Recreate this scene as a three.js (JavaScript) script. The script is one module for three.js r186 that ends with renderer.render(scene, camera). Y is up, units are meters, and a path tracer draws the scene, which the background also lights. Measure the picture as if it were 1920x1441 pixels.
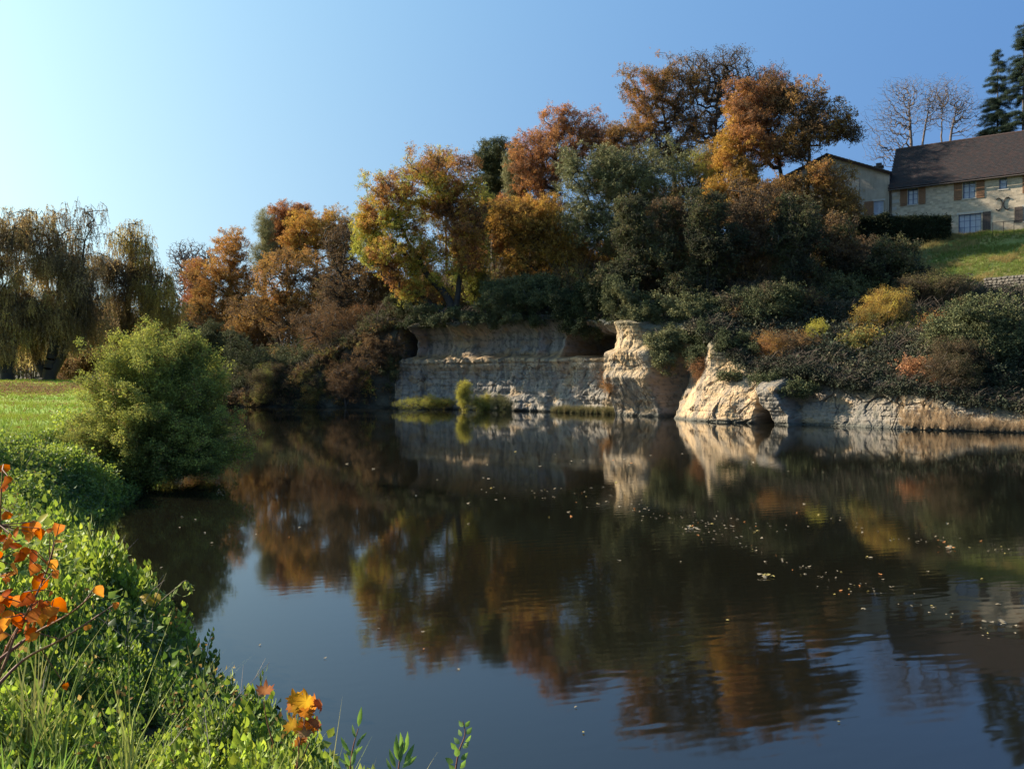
import * as THREE from 'three';
import { mergeGeometries } from 'three/addons/utils/BufferGeometryUtils.js';
import { ImprovedNoise } from 'three/addons/math/ImprovedNoise.js';

// ------------------------------------------------------------------ camera, sky, sun, exposure
const F = 1540, CX = 960, CY = 720.5, EYE = 3, PITCH = Math.atan(20.5 / F);
const scene = new THREE.Scene();
const camera = new THREE.PerspectiveCamera(2 * Math.atan(CY / F) * 180 / Math.PI, 1024 / 768, 0.1, 2500);
camera.position.set(0, EYE, 0);
camera.rotation.x = -PITCH;
const SUN_AZ = 72 * Math.PI / 180, SUN_EL = 29 * Math.PI / 180;
const sunDir = new THREE.Vector3(-Math.sin(SUN_AZ) * Math.cos(SUN_EL), Math.sin(SUN_EL), -Math.cos(SUN_AZ) * Math.cos(SUN_EL));
{
  const w = 1024, h = 512, a = new Float32Array(w * h * 4), deg = 180 / Math.PI;
  for (let j = 0; j < h; j++) for (let i = 0; i < w; i++) {
    const el = ((j + 0.5) / h - 0.5) * Math.PI, az = ((i + 0.5) / w - 0.5) * 2 * Math.PI;
    const x = Math.cos(el) * Math.cos(az), y = Math.sin(el), z = Math.cos(el) * Math.sin(az);
    const g = Math.max(9, Math.acos(Math.max(-1, Math.min(1, x * sunDir.x + y * sunDir.y + z * sunDir.z))) * deg);
    const e = Math.max(0, el * deg), hz = Math.exp(-e / 9);
    // clear air thinning upwards, bright haze low down on the sun's side
    const q = g - 38, low = Math.exp(-e / 15) * Math.exp(-Math.max(0, g - 20) / 19);
    let r = 0.045 + 0.27 * Math.exp(-q / 34) + 2.3 * low + 0.05 * hz, gr = 0.135 + 0.46 * Math.exp(-q / 37) + 2.3 * low + 0.06 * hz, b = 0.40 + 0.46 * Math.exp(-q / 42) + 1.1 * low + 0.05 * hz;
    const k = (j * w + i) * 4;
    a[k] = r; a[k + 1] = gr; a[k + 2] = b; a[k + 3] = 1;
  }
  const sky = new THREE.DataTexture(a, w, h, THREE.RGBAFormat, THREE.FloatType);
  sky.mapping = THREE.EquirectangularReflectionMapping; sky.magFilter = THREE.LinearFilter; sky.needsUpdate = true;
  scene.background = sky; scene.environment = sky;
  scene.environmentIntensity = 0.53; scene.backgroundIntensity = 0.53;
}
const sun = new THREE.DirectionalLight(new THREE.Color(1, 0.9, 0.74), 5);
sun.position.copy(sunDir).multiplyScalar(200).add(new THREE.Vector3(0, 0, -50));
sun.target.position.set(0, 0, -50);
sun.castShadow = true; sun.shadow.mapSize.set(4096, 4096);
Object.assign(sun.shadow.camera, { left: -120, right: 120, top: 90, bottom: -90, near: 1, far: 500 });
scene.add(sun, sun.target);
const renderer = new THREE.WebGLRenderer({ antialias: true });
renderer.setSize(1024, 768);
renderer.toneMapping = THREE.LinearToneMapping;
renderer.toneMappingExposure = 2.3;
renderer.shadowMap.enabled = true;

// ------------------------------------------------------------------ helpers
const V = (x, y, z) => new THREE.Vector3(x, y, z);
const RNG = (s) => () => { s = (s + 0x6d2b79f5) | 0; let t = Math.imul(s ^ (s >>> 15), 1 | s); t = (t + Math.imul(t ^ (t >>> 7), 61 | t)) ^ t; return ((t ^ (t >>> 14)) >>> 0) / 4294967296; };
const PN = new ImprovedNoise(), ns = (x, y = 0, z = 0) => PN.noise(x, y, z);
const fbm = (x, y, z = 0, o = 4) => { let s = 0, a = 0.5; for (let i = 0; i < o; i++) { s += a * ns(x, y, z); x = x * 2.03 + 7.1; y = y * 2.03 + 3.3; z = z * 2.03 + 1.7; a *= 0.5; } return s; };
const clamp = (x, a = 0, b = 1) => Math.min(b, Math.max(a, x));
const ss = (a, b, x) => { const t = clamp((x - a) / (b - a)); return t * t * (3 - 2 * t); };
const lerp = (a, b, t) => a + (b - a) * t;
const gauss = (x, s) => Math.exp(-x * x / (2 * s * s));
const SP = Math.sin(PITCH), CP = Math.cos(PITCH);
// a place at the depth d (metres ahead of the eye) seen in the direction of the photograph's pixel
function at(px, py, d) { const X = (px - CX) / F, Y = (CY - py) / F, s = d / (Y * SP + CP); return V(X * s, EYE + (Y * CP - SP) * s, -d); }
const pxOf = (x, d) => CX + x / d * F;

const used = new Map();
function numbered(n) { const k = used.get(n) ?? 0; used.set(n, k + 1); return k ? `${n}_${String(k).padStart(3, '0')}` : n; }
function tag(o, label, category, group, kind) {
  if (label) o.userData.label = label; if (category) o.userData.category = category; if (group) o.userData.group = group; if (kind) o.userData.kind = kind; return o;
}
function thing(name, label, category, pos = V(0, 0, 0), group) { const o = new THREE.Group(); o.name = numbered(name); o.position.copy(pos); scene.add(o); return tag(o, label, category, group); }
function mesh(name, geo, mat, parent = scene, kind) {
  const m = new THREE.Mesh(geo, mat); m.name = parent === scene ? numbered(name) : name; m.castShadow = m.receiveShadow = true; if (kind) m.userData.kind = kind; parent.add(m); return m;
}
class MB {   // collects triangles with smooth normals and colours
  constructor() { this.p = []; this.n = []; this.i = []; this.c = null; }
  vert(p, n) { this.p.push(p.x, p.y, p.z); this.n.push(n.x, n.y, n.z); return this.p.length / 3 - 1; }
  tube(a, b, ra, rb, sides = 4) {
    const d = b.clone().sub(a); if (d.lengthSq() < 1e-10) return; d.normalize();
    const u = Math.abs(d.y) < 0.9 ? V(0, 1, 0) : V(1, 0, 0), e1 = u.cross(d).normalize(), e2 = d.clone().cross(e1), k0 = this.p.length / 3;
    for (let k = 0; k < sides; k++) {
      const t = k / sides * 2 * Math.PI, n = e1.clone().multiplyScalar(Math.cos(t)).addScaledVector(e2, Math.sin(t));
      this.vert(a.clone().addScaledVector(n, ra), n); this.vert(b.clone().addScaledVector(n, rb), n);
    }
    for (let k = 0; k < sides; k++) { const q = k0 + 2 * k, r = k0 + 2 * ((k + 1) % sides); this.i.push(q, r, q + 1, r, r + 1, q + 1); }
  }
  chain(pts, r, sides = 5) { for (let k = 0; k + 1 < pts.length; k++) this.tube(pts[k], pts[k + 1], r(k / (pts.length - 1)), r((k + 1) / (pts.length - 1)), sides); }
  geo() {
    const g = new THREE.BufferGeometry();
    g.setAttribute('position', new THREE.Float32BufferAttribute(this.p, 3)); g.setAttribute('normal', new THREE.Float32BufferAttribute(this.n, 3)); g.setIndex(this.i);
    return g;
  }
}
function inst(name, geo, mat, list, parent = scene, kind = 'stuff') {   // list of {p, q, s (number or Vector3), c}
  const m = new THREE.InstancedMesh(geo, mat, list.length), M = new THREE.Matrix4(), S = V(1, 1, 1);
  list.forEach((o, k) => { M.compose(o.p, o.q, o.s.isVector3 ? o.s : S.setScalar(o.s)); m.setMatrixAt(k, M); m.setColorAt(k, o.c); });
  m.name = parent === scene ? numbered(name) : name; m.castShadow = m.receiveShadow = true; if (kind) m.userData.kind = kind; parent.add(m); return m;
}
const randQ = (r) => { const q = new THREE.Quaternion(), a = r(), b = r() * 2 * Math.PI, c = r() * 2 * Math.PI; return q.set(Math.sqrt(1 - a) * Math.sin(b), Math.sqrt(1 - a) * Math.cos(b), Math.sqrt(a) * Math.sin(c), Math.sqrt(a) * Math.cos(c)); };
const yawQ = (yaw, tilt = 0, tdir = 0) => new THREE.Quaternion().setFromAxisAngle(V(Math.cos(tdir), 0, Math.sin(tdir)), tilt).multiply(new THREE.Quaternion().setFromAxisAngle(V(0, 1, 0), yaw));
const gs = (r) => (r() + r() + r() + r() - 2) * 0.85;   // about normal
function C(r, g, b) { return new THREE.Color().setRGB(r, g, b); }
function dataTex(n, fn, srgb = false, m = n) {   // fn(u, v) -> [r, g, b] or a number; bytes
  const a = new Uint8Array(n * m * 4);
  for (let j = 0; j < m; j++) for (let i = 0; i < n; i++) { let c = fn(i / n, j / m); if (typeof c === 'number') c = [c, c, c]; const k = (j * n + i) * 4; a[k] = clamp(c[0]) * 255; a[k + 1] = clamp(c[1]) * 255; a[k + 2] = clamp(c[2]) * 255; a[k + 3] = 255; }
  const t = new THREE.DataTexture(a, n, m, THREE.RGBAFormat); t.wrapS = t.wrapT = THREE.RepeatWrapping; t.magFilter = THREE.LinearFilter; t.minFilter = THREE.LinearMipmapLinearFilter; if (srgb) t.colorSpace = THREE.SRGBColorSpace; t.needsUpdate = true; return t;
}
// tileable noise: n cells round the tile
const hash = (x, y, s) => { let h = Math.imul(x, 374761393) ^ Math.imul(y, 668265263) ^ Math.imul(s, 1274126177); h = Math.imul(h ^ (h >>> 13), 1274126177); return ((h ^ (h >>> 16)) >>> 0) / 4294967296; };
function tn(u, v, n, s, m = n) { const x = u * n, y = v * m, i = Math.floor(x), j = Math.floor(y), fx = x - i, fy = y - j, a = fx * fx * (3 - 2 * fx), b = fy * fy * (3 - 2 * fy), X = (k) => ((k % n) + n) % n, Y = (k) => ((k % m) + m) % m; return lerp(lerp(hash(X(i), Y(j), s), hash(X(i + 1), Y(j), s), a), lerp(hash(X(i), Y(j + 1), s), hash(X(i + 1), Y(j + 1), s), a), b); }
const tfbm = (u, v, n, s, o = 4) => { let t = 0, a = 0.5, w = 0; for (let k = 0; k < o; k++) { t += a * tn(u, v, n << k, s + k); w += a; a *= 0.55; } return t / w; };

// ------------------------------------------------------------------ the lie of the land
// far bank: x, z, then heights behind the water's edge at these distances
const TK = [0, 2, 5, 9, 14, 20, 22, 30, 38, 60, 140];
const BANK = [
  [-150, -150, [.3, .6, .8, 1.2, 2, 3, 3.5, 5, 6, 8, 12]],
  [-70, -104, [.3, .6, .8, 1.2, 2, 3, 3.5, 5, 6, 8, 12]],
  [-42, -85, [.3, .7, 1.2, 2, 3, 4, 4.5, 6, 7, 9, 12]],
  [-25, -75, [.5, 1.2, 2.2, 3.4, 5, 6.6, 7, 8.4, 9.4, 11.4, 15]],
  [-9.7, -71, [7, 7.4, 8, 9, 10.5, 12, 12.5, 14, 15, 16, 19]],
  [1.7, -65.5, [7.3, 7.8, 8.6, 10, 12, 14, 14.4, 16, 16.5, 17, 20]],
  [8.6, -60, [6.7, 7.5, 8.8, 10.5, 12.5, 14.5, 15, 16, 16.6, 17.2, 20]],
  [11.6, -56, [6.0, 6.8, 8.2, 10, 12.5, 14.5, 15, 16.2, 16.5, 17, 20]],
  [15.6, -50.4, [3.1, 4.1, 5.3, 6.8, 8.7, 10.6, 11.1, 12.9, 14.5, 16.6, 20]],
  [21.4, -45, [1.9, 2.9, 4.3, 5.6, 6.8, 7.8, 8.7, 11.2, 14.4, 16.6, 20]],
  [26, -42, [1.15, 2.2, 3.7, 5.2, 6.6, 7.7, 9.1, 11.6, 14.8, 16.6, 20]],
  [36, -35, [1.15, 2.2, 3.7, 5.2, 6.6, 7.7, 9.1, 11.6, 14.8, 16.6, 20]],
  [56, -20, [1.15, 2.2, 3.7, 5.2, 6.6, 7.7, 9.1, 11.6, 14.8, 16.6, 20]],
  [110, 20, [1.15, 2.2, 3.7, 5.2, 6.6, 7.7, 9.1, 11.6, 14.8, 16.6, 20]],
];
const NB = BANK.length, bankCurve = new THREE.CatmullRomCurve3(BANK.map((b) => V(b[0], 0, b[1])), false, 'centripetal');
const BS = [];   // samples along it
{
  const n = 900;
  for (let k = 0; k <= n; k++) { const t = k / n, p = bankCurve.getPoint(t), d = bankCurve.getTangent(t); d.y = 0; d.normalize(); BS.push({ x: p.x, z: p.z, nx: -d.z, nz: d.x, cp: t * (NB - 1), px: p.z < -1 ? pxOf(p.x, -p.z) : 99999, i: k }); }
  // smooth the normals so that the sheet behind does not fold
  for (let pass = 0; pass < 6; pass++) { const c = BS.map((b) => [b.nx, b.nz]); for (let k = 0; k <= n; k++) { let x = 0, z = 0; for (let q = -14; q <= 14; q++) { const e = c[clamp(k + q, 0, n)]; x += e[0]; z += e[1]; } const l = Math.hypot(x, z); BS[k].nx = x / l; BS[k].nz = z / l; } }
  let run = 0; BS.forEach((b, k) => { if (k) run += Math.hypot(b.x - BS[k - 1].x, b.z - BS[k - 1].z); b.i = run / 0.42; });   // i: length along the bank in steps of 0.42 m
}
function prof(cp, t) {
  const i = clamp(Math.floor(cp), 0, NB - 2), f = ss(0, 1, clamp(cp - i)); let k = 0; while (k < TK.length - 2 && t > TK[k + 1]) k++;
  const g = clamp((t - TK[k]) / (TK[k + 1] - TK[k])), a = BANK[i][2], b = BANK[i + 1][2];
  return lerp(lerp(a[k], a[k + 1], g), lerp(b[k], b[k + 1], g), f);
}
function nearBank(x, z) { let best = null, bd = 1e9; for (let k = 0; k < BS.length; k += 2) { const b = BS[k], d = (b.x - x) ** 2 + (b.z - z) ** 2; if (d < bd) { bd = d; best = b; } } const t = -((x - best.x) * best.nx + (z - best.z) * best.nz); return { b: best, t: t >= 0 ? Math.max(t, Math.sqrt(bd) * 0.98) : -Math.sqrt(bd) }; }
const houseW = (x, z) => (x - 36.8) * -0.575 + (z + 80) * 0.818;   // metres in front of the house's long wall
const isTerrace = (x, z) => { const w = houseW(x, z); return ss(1680, 1780, pxOf(x, -z)) * (1 - ss(15.2, 15.6, w)) * ss(-14, -9, w); };
const hillNoise = (x, z, t) => fbm(x * 0.11, z * 0.11, 3, 4) * 0.8 * ss(2, 10, t) * (1 - .6 * isTerrace(x, z));
function hillAt(cp, t, x, z) {   // the terrace under the house overrides the bank's profile
  const y = prof(cp, t) + hillNoise(x, z, t), w = houseW(x, z), k = z < -20 ? ss(1490, 1590, pxOf(x, -z)) * (1 - ss(17, 25, w)) * ss(-40, -20, w) * ss(4, 10, t) : 0;
  return k <= 0 ? y : lerp(y, (w < 2.5 ? 15.5 : w < 15.4 ? lerp(15.5, 9.9, (w - 2.5) / 12.9) : lerp(9.9, 8.4, ss(15.4, 15.9, w)) - .1 * (w - 15.4)) + .35 * fbm(x * .4, z * .4, 5, 3), k);
}
function hillY(x, z) { const { b, t } = nearBank(x, z); return t < 0 ? 0 : hillAt(b.cp, t, x, z); }
// near bank: the water's edge on the left and where the eye stands
const SHORE = [[14, 14], [9, 6], [5, 0.5], [2.2, -2.2], [0.3, -3.6], [-0.9, -5], [-2.2, -6.8], [-3.5, -8.6], [-5.2, -10.8], [-7, -12.8], [-8.3, -15.2], [-9.2, -18.5], [-10, -22], [-13, -32], [-19, -48], [-27, -70], [-40, -78], [-80, -96], [-160, -140]];
const shoreCurve = new THREE.CatmullRomCurve3(SHORE.map((s) => V(s[0], 0, s[1])), false, 'centripetal');
const SS = []; for (let k = 0; k <= 700; k++) { const p = shoreCurve.getPoint(k / 700), d = shoreCurve.getTangent(k / 700); SS.push({ x: p.x, z: p.z, nx: d.z, nz: -d.x }); }   // n: inland
function shoreT(x, z) { let best = null, bd = 1e9; for (const b of SS) { const d = (b.x - x) ** 2 + (b.z - z) ** 2; if (d < bd) { bd = d; best = b; } } const s = (x - best.x) * best.nx + (z - best.z) * best.nz; return Math.sign(s || 1) * Math.sqrt(bd); }
const lawnProf = (t, x, z) => { const top = 1.35 + 0.85 * ss(8, 60, -z) + 0.3 * ss(2, 14, t); return -0.45 + (top + 0.45) * (0.55 * ss(-0.5, 0.9, t) + 0.45 * ss(0.3, 3.2, t)) + fbm(x * 0.35, z * 0.35, 1, 3) * 0.16 * ss(0.2, 3, t); };
function lawnY(x, z) { const t = shoreT(x, z); return lawnProf(t, x, z); }

// ------------------------------------------------------------------ materials
const M = {};
const std = (o) => new THREE.MeshStandardMaterial(o);
{
  const rough = dataTex(512, (u, v) => 0.6 * tfbm(u, v, 8, 5, 6) + 0.4 * tfbm(u, v, 32, 9, 3));
  M.leaf = new THREE.MeshPhysicalMaterial({ color: 0xffffff, vertexColors: true, roughness: 1, transmission: 0.34, thickness: 0, specularIntensity: 0.25, side: THREE.DoubleSide });
  M.dryLeaf = new THREE.MeshPhysicalMaterial({ color: 0xffffff, vertexColors: true, roughness: 1, transmission: 0.38, thickness: 0, specularIntensity: 0.25, side: THREE.DoubleSide });
  M.withe = new THREE.MeshPhysicalMaterial({ color: 0xffffff, vertexColors: true, roughness: 1, transmission: 0.55, thickness: 0, specularIntensity: 0.25, side: THREE.DoubleSide });
  M.glow = new THREE.MeshPhysicalMaterial({ color: 0xffffff, roughness: 1, transmission: 0.62, thickness: 0, specularIntensity: 0.12, side: THREE.DoubleSide });
  M.evergreen = new THREE.MeshPhysicalMaterial({ color: 0xffffff, vertexColors: true, roughness: 0.9, transmission: 0.15, thickness: 0, specularIntensity: 0.35, clearcoat: 0.03, clearcoatRoughness: 0.4, side: THREE.DoubleSide });
  M.fore = new THREE.MeshPhysicalMaterial({ color: 0xffffff, vertexColors: true, roughness: 1, transmission: 0.5, thickness: 0, specularIntensity: 0.4, clearcoat: 0.3, clearcoatRoughness: 0.42, side: THREE.DoubleSide });
  const barkBump = dataTex(256, (u, v) => Math.abs(tn(u, v, 16, 3, 4) - 0.5) * 1.3 + 0.5 * tfbm(u, v, 16, 21, 4));
  M.bark = std({ color: C(0.075, 0.058, 0.043), roughness: 0.95 });
  M.barkPale = std({ color: C(0.2, 0.17, 0.15), roughness: 0.95 });
  M.barkFan = std({ color: C(0.15, 0.115, 0.095), roughness: 0.95 });
  M.barkDark = std({ color: C(0.05, 0.04, 0.032), roughness: 0.95 });
  M.twig = std({ color: C(0.085, 0.062, 0.045), roughness: 0.95 });
  M.stem = std({ color: C(0.12, 0.1, 0.04), roughness: 0.8 });
  M.greenStem = std({ color: C(0.14, 0.2, 0.04), roughness: 0.7 });
  M.redStem = std({ color: C(0.16, 0.06, 0.03), roughness: 0.7 });
  M.ground = std({ vertexColors: true, roughness: 1, bumpMap: rough, bumpScale: 0.08 });
  M.rock = std({ vertexColors: true, roughness: 0.95, bumpMap: rough, bumpScale: 0.16, map: dataTex(512, (u, v) => 0.62 + 0.5 * (0.55 * tfbm(u, v, 10, 71, 5) + 0.45 * tfbm(u, v, 40, 77, 3)), false) });
  M.rough = rough; M.barkBump = barkBump;
}

// ------------------------------------------------------------------ water
{
  // fine wind ripples, smooth near the left bank and stronger to the right: one sheet of 40 m that mirrors beyond
  const n = 2048, T = 40, a = new Float32Array(n * n * 4), r = RNG(11), waves = [];
  for (let k = 0; k < 26; k++) { const L = 0.09 * Math.pow(4.2, r()), th = Math.PI / 2 + 0.35 + gs(r) * 0.8; waves.push([Math.cos(th) * 2 * Math.PI / L, Math.sin(th) * 2 * Math.PI / L, r() * 6.28, L / 0.2]); }
  const long = []; for (let k = 0; k < 8; k++) { const L = 0.9 + 2.2 * r(), th = Math.PI / 2 + gs(r) * 0.8; long.push([Math.cos(th) * 2 * Math.PI / L, Math.sin(th) * 2 * Math.PI / L, r() * 6.28, L * 0.35]); }
  for (let j = 0; j < n; j++) for (let i = 0; i < n; i++) {
    const x = i / n * T - T / 2, d = j / n * T;
    let s = 0, l = 0; for (const w of waves) s += w[3] * Math.sin(w[0] * x + w[1] * d + w[2]);
    for (const w of long) l += w[3] * Math.sin(w[0] * x + w[1] * d + w[2]);
    let m = 0; if ((i & 3) === 0 || true) m = ns(x * 0.16 + 3, d * 0.12, 4.4) + 0.5 * ns(x * 0.5, d * 0.3, 9.1);
    const calm = ss(-6, 3, x - (d - 8) * 0.28 + 2.2 * m), amp = 0.05 + 0.6 * calm * ss(-0.45, 0.5, m + 0.12);
    const v = s * amp * 0.05 + l * 0.012, k = (j * n + i) * 4; a[k] = a[k + 1] = a[k + 2] = 0.5 + v; a[k + 3] = 1;
  }
  const t = new THREE.DataTexture(a, n, n, THREE.RGBAFormat, THREE.FloatType); t.wrapS = t.wrapT = THREE.MirroredRepeatWrapping; t.magFilter = THREE.LinearFilter; t.needsUpdate = true;
  M.water = std({ color: C(0.007, 0.0065, 0.004), roughness: 0.03, metalness: 0, bumpMap: t, bumpScale: 0.0012 });
  M.water.ior = 1.33;
  const wm = new THREE.MeshPhysicalMaterial({ color: C(0.007, 0.0065, 0.004), roughness: 0.045, ior: 1.7, bumpMap: t, bumpScale: 0.0012 });
  const g = new THREE.PlaneGeometry(900, 700, 1, 1); g.rotateX(-Math.PI / 2);
  const p = g.attributes.position, uv = g.attributes.uv; for (let k = 0; k < p.count; k++) { p.setZ(k, p.getZ(k) - 150); uv.setXY(k, (p.getX(k) + T / 2) / T, -p.getZ(k) / T); }
  mesh('water', g, wm, scene, 'structure').userData.label = 'dark calm river with reflections of trees and sky';
}

// ------------------------------------------------------------------ hillside, cliff, lawn
function sheet(nu, nv, fn, cfn, uvs = 1 / 4) {   // fn(i, j) -> Vector3
  const p = [], uv = [], c = [], idx = [];
  for (let j = 0; j <= nv; j++) for (let i = 0; i <= nu; i++) { const q = fn(i, j); p.push(q.x, q.y, q.z); const e = cfn(q, i, j); c.push(e[0], e[1], e[2]); uv.push((q.u ?? q.x) * uvs, (q.v ?? q.z) * uvs); }
  for (let j = 0; j < nv; j++) for (let i = 0; i < nu; i++) { const a = j * (nu + 1) + i, b = a + 1, d = a + nu + 1, e = d + 1; idx.push(a, b, d, b, e, d); }
  const g = new THREE.BufferGeometry(); g.setAttribute('position', new THREE.Float32BufferAttribute(p, 3)); g.setAttribute('uv', new THREE.Float32BufferAttribute(uv, 2)); g.setAttribute('color', new THREE.Float32BufferAttribute(c, 3)); g.setIndex(idx); g.computeVertexNormals(); return g;
}
{
  const ts = [0, .4, 1, 2, 3, 4, 5, 6.5, 8, 10, 12, 14, 16, 18, 20, 20.6, 21.2, 22, 24, 26, 28, 30, 33, 36, 40, 46, 54, 64, 80, 105, 140];
  const nu = 300;
  const g = sheet(nu, ts.length - 1, (i, j) => { const b = BS[Math.round(i / nu * 900)], t = ts[j], x = b.x - b.nx * t, z = b.z - b.nz * t, q = V(x, hillAt(b.cp, t, x, z), z); q.t = t; return q; },
    (q) => { const k = isTerrace(q.x, q.z), n = 0.5 + fbm(q.x * .5, q.z * .5, 2), m = 0.5 + fbm(q.x * .22, q.z * .3, 8); const e = [0.05 + 0.03 * n, 0.04 + 0.022 * n, 0.022], f = m > 0.55 ? [0.17 + .09 * n, 0.15 + .06 * n, 0.05] : [0.08 + .06 * n, 0.12 + .07 * n, 0.025]; return [0, 1, 2].map((c) => lerp(e[c], f[c], k)); }, 1 / 3);
  mesh('hillside', g, M.ground, scene, 'structure').userData.label = 'wooded hillside rising behind the cliff to the house';
}
// how far the rock stands out over the water at the photograph's column px and the height h
function rockOut(px, h, hc) {
  const main = ss(742, 756, px) * (1 - ss(1166, 1178, px));
  let o = 0;
  { const bank = 1 - ss(742, 756, px); o += bank * (0.4 - 0.12 * h); }
  if (main > 0) {
    const wob = 0.25 * ns(px * 0.02, 3.3) + 0.12 * ns(px * 0.09, 8), hl = 4.35 + wob, f = clamp((h - hl) / Math.max(0.5, hc - hl));
    const low = 0.35 - 0.16 * h + 0.55 * ss(2.6, 3.9, h) + 0.25 * ns(px * 0.05, h * 0.5, 2);
    let up = -1.25 - 0.55 * Math.sin(Math.PI * Math.pow(f, 0.8)) + 0.75 * ss(0.62, 1, f);
    up += 1.35 * gauss(px - 868, 22) * (1 - 0.35 * Math.sin(Math.PI * f)) + 0.9 * gauss(px - 998, 7) + 0.7 * gauss(px - 905, 6) * ss(.4, 1, f) + 0.5 * gauss(px - 842, 5);
    up += .8 * ss(1005, 1040, px) * (1 - ss(1040, 1052, px)) * (1 - f); { const cv = ss(1042, 1060, px) * (1 - ss(1150, 1168, px)); up -= 6 * cv * (1 - ss(.52, .72, f)); up += 1.0 * cv * ss(.52, .72, f); }
    up -= 2.6 * (1 - ss(752, 772, px)); up += 1.1 * gauss(px - 776, 4) * (.5 + f);
    o += main * lerp(low, up, ss(hl - 0.12, hl + 0.12, h));
    o -= main * 0.35 * gauss(px - 793, 2.5) * (1 - ss(2.4, 3.2, h)) + main * 0.25 * gauss(px - 850 - h * 8, 3) * (1 - ss(3, 4, h));
  }
  const b1 = ss(1166, 1176, px) * (1 - ss(1252, 1260, px));
  if (b1 > 0) {
    const hl = 4.55 + 0.2 * ns(px * .05, 1), under = lerp(1.3, 2.9, ss(0.2, 3.1, h)), blk = 2.6 - 0.012 * Math.max(0, px - 1200);
    let v = lerp(under, blk, ss(2.6, 3.3, h)) - 0.5 * ss(1200, 1250, px) * (1 - ss(2.4, 3.4, h));
    const col = 1.1 + 1.0 * gauss(px - 1206, 26) - 0.35 * Math.sin(Math.PI * clamp((h - hl) / 2));
    v = lerp(v, col, ss(hl - 0.1, hl + 0.25, h)); v -= 1.6 * ss(4.6, 5.6, h) * ss(1225, 1250, px);
    o += b1 * v;
  }
  o -= 1.8 * gauss(px - 1270, 8) * (1 - ss(4, 5.2, h));
  const b2 = ss(1278, 1290, px) * (1 - ss(1436, 1452, px));
  if (b2 > 0) o += b2 * (1.3 + 0.9 * ss(1285, 1345, px) - 0.55 * h + 0.5 * ns(px * 0.02, h * 0.5, 5) - 0.6 * ss(1385, 1440, px) + 0.5 * gauss(px - 1345, 18) * ss(1.2, 2.4, h));
  { // a leaning slab with a dark gap on its left
    const jag = 7 * ns(px * .05, h * 1.3, 3) + 4 * ns(px * .2, h * 4, 6), lean = (1.9 - Math.min(h, 1.9)) * 20 + jag, e0 = 1444 + lean * .8, e1 = 1480 + lean * .7, low = 1 - ss(1.75, 2.1, h);
    o -= 2.4 * low * ss(1438 + jag, 1448 + jag, px) * (1 - ss(e0 - 6, e0, px)) * (1 - ss(1.0, 1.5, h + jag * .03));
    o += ss(e0 - 4, e0 + 5, px) * (1 - ss(e1, e1 + 10, px)) * (1.5 + .5 * ss(.4, 1.6, h)) * (1 - ss(2.0, 3.0, h));
  }
  const b4 = ss(1498, 1510, px);
  o += b4 * (0.55 - 0.42 * h + 0.35 * ns(px * 0.012, h * 0.3, 7) + 0.35 * gauss(px - 1700, 40));
  return o;
}
// broken blocks: nearest and second nearest of jittered cells, along the face and up it
function blocks(x, y) { const i = Math.floor(x), j = Math.floor(y); let a = 9, b = 9, id = 0; for (let p = i - 1; p <= i + 1; p++) for (let q = j - 1; q <= j + 1; q++) { const dx = p + hash(p, q, 1) - x, dy = q + hash(p, q, 2) - y, d = Math.hypot(dx, dy); if (d < a) { b = a; a = d; id = hash(p, q, 3); } else if (d < b) b = d; } return [id, b - a]; }
const rockPt = (b, h, hc) => {
  let o = rockOut(b.px, h, hc);
  const rocky = ss(742, 752, b.px), s = b.i * 0.07;
  o += rocky * (0.3 * fbm(b.x * .55, h * .55, b.z * .55, 3) + 0.16 * fbm(b.x * 1.9, h * 2.6, b.z * 1.9, 3) + 0.05 * ns(s, h * 9)); { const w = .5 * fbm(b.i * .2, h * .8, 5, 2), [id, ed] = blocks(b.i * .3 + w, h * .85 + w), [id2, ed2] = blocks(b.i * .95 + w * 2, h * 2.1 + w); const k = ss(-.12, .3, fbm(b.i * .12, h * .35, 6, 3)); const hb = h * 1.55 + .35 * fbm(b.i * .05, 3, 1, 3), lb = Math.floor(hb), fb = hb - lb; o += rocky * (1 - .7 * ss(1160, 1180, b.px)) * ((hash(lb, 3, 9) - .5) * .3 - .13 * (1 - ss(0, .09, Math.min(fb, 1 - fb))) * ss(-.25, .15, fbm(b.i * .15, lb, 2, 2))) + rocky * ((id - .5) * lerp(.06, .22, k) - .2 * k * (1 - ss(0, .06, ed)) + (id2 - .5) * lerp(.03, .14, k) - .06 * k * (1 - ss(0, .07, ed2)) - .16 * ss(.22, .4, fbm(b.i * .7, h * 1.1 - b.i * .3, 12, 3))); }
  o += (1 - rocky) * 0.9 * fbm(b.x * .4, h * .6, b.z * .4, 4);
  return V(b.x + b.nx * o, h, b.z + b.nz * o);
};
const CLIFF = [];   // rows of points, kept so that plants can grow on it
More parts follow.
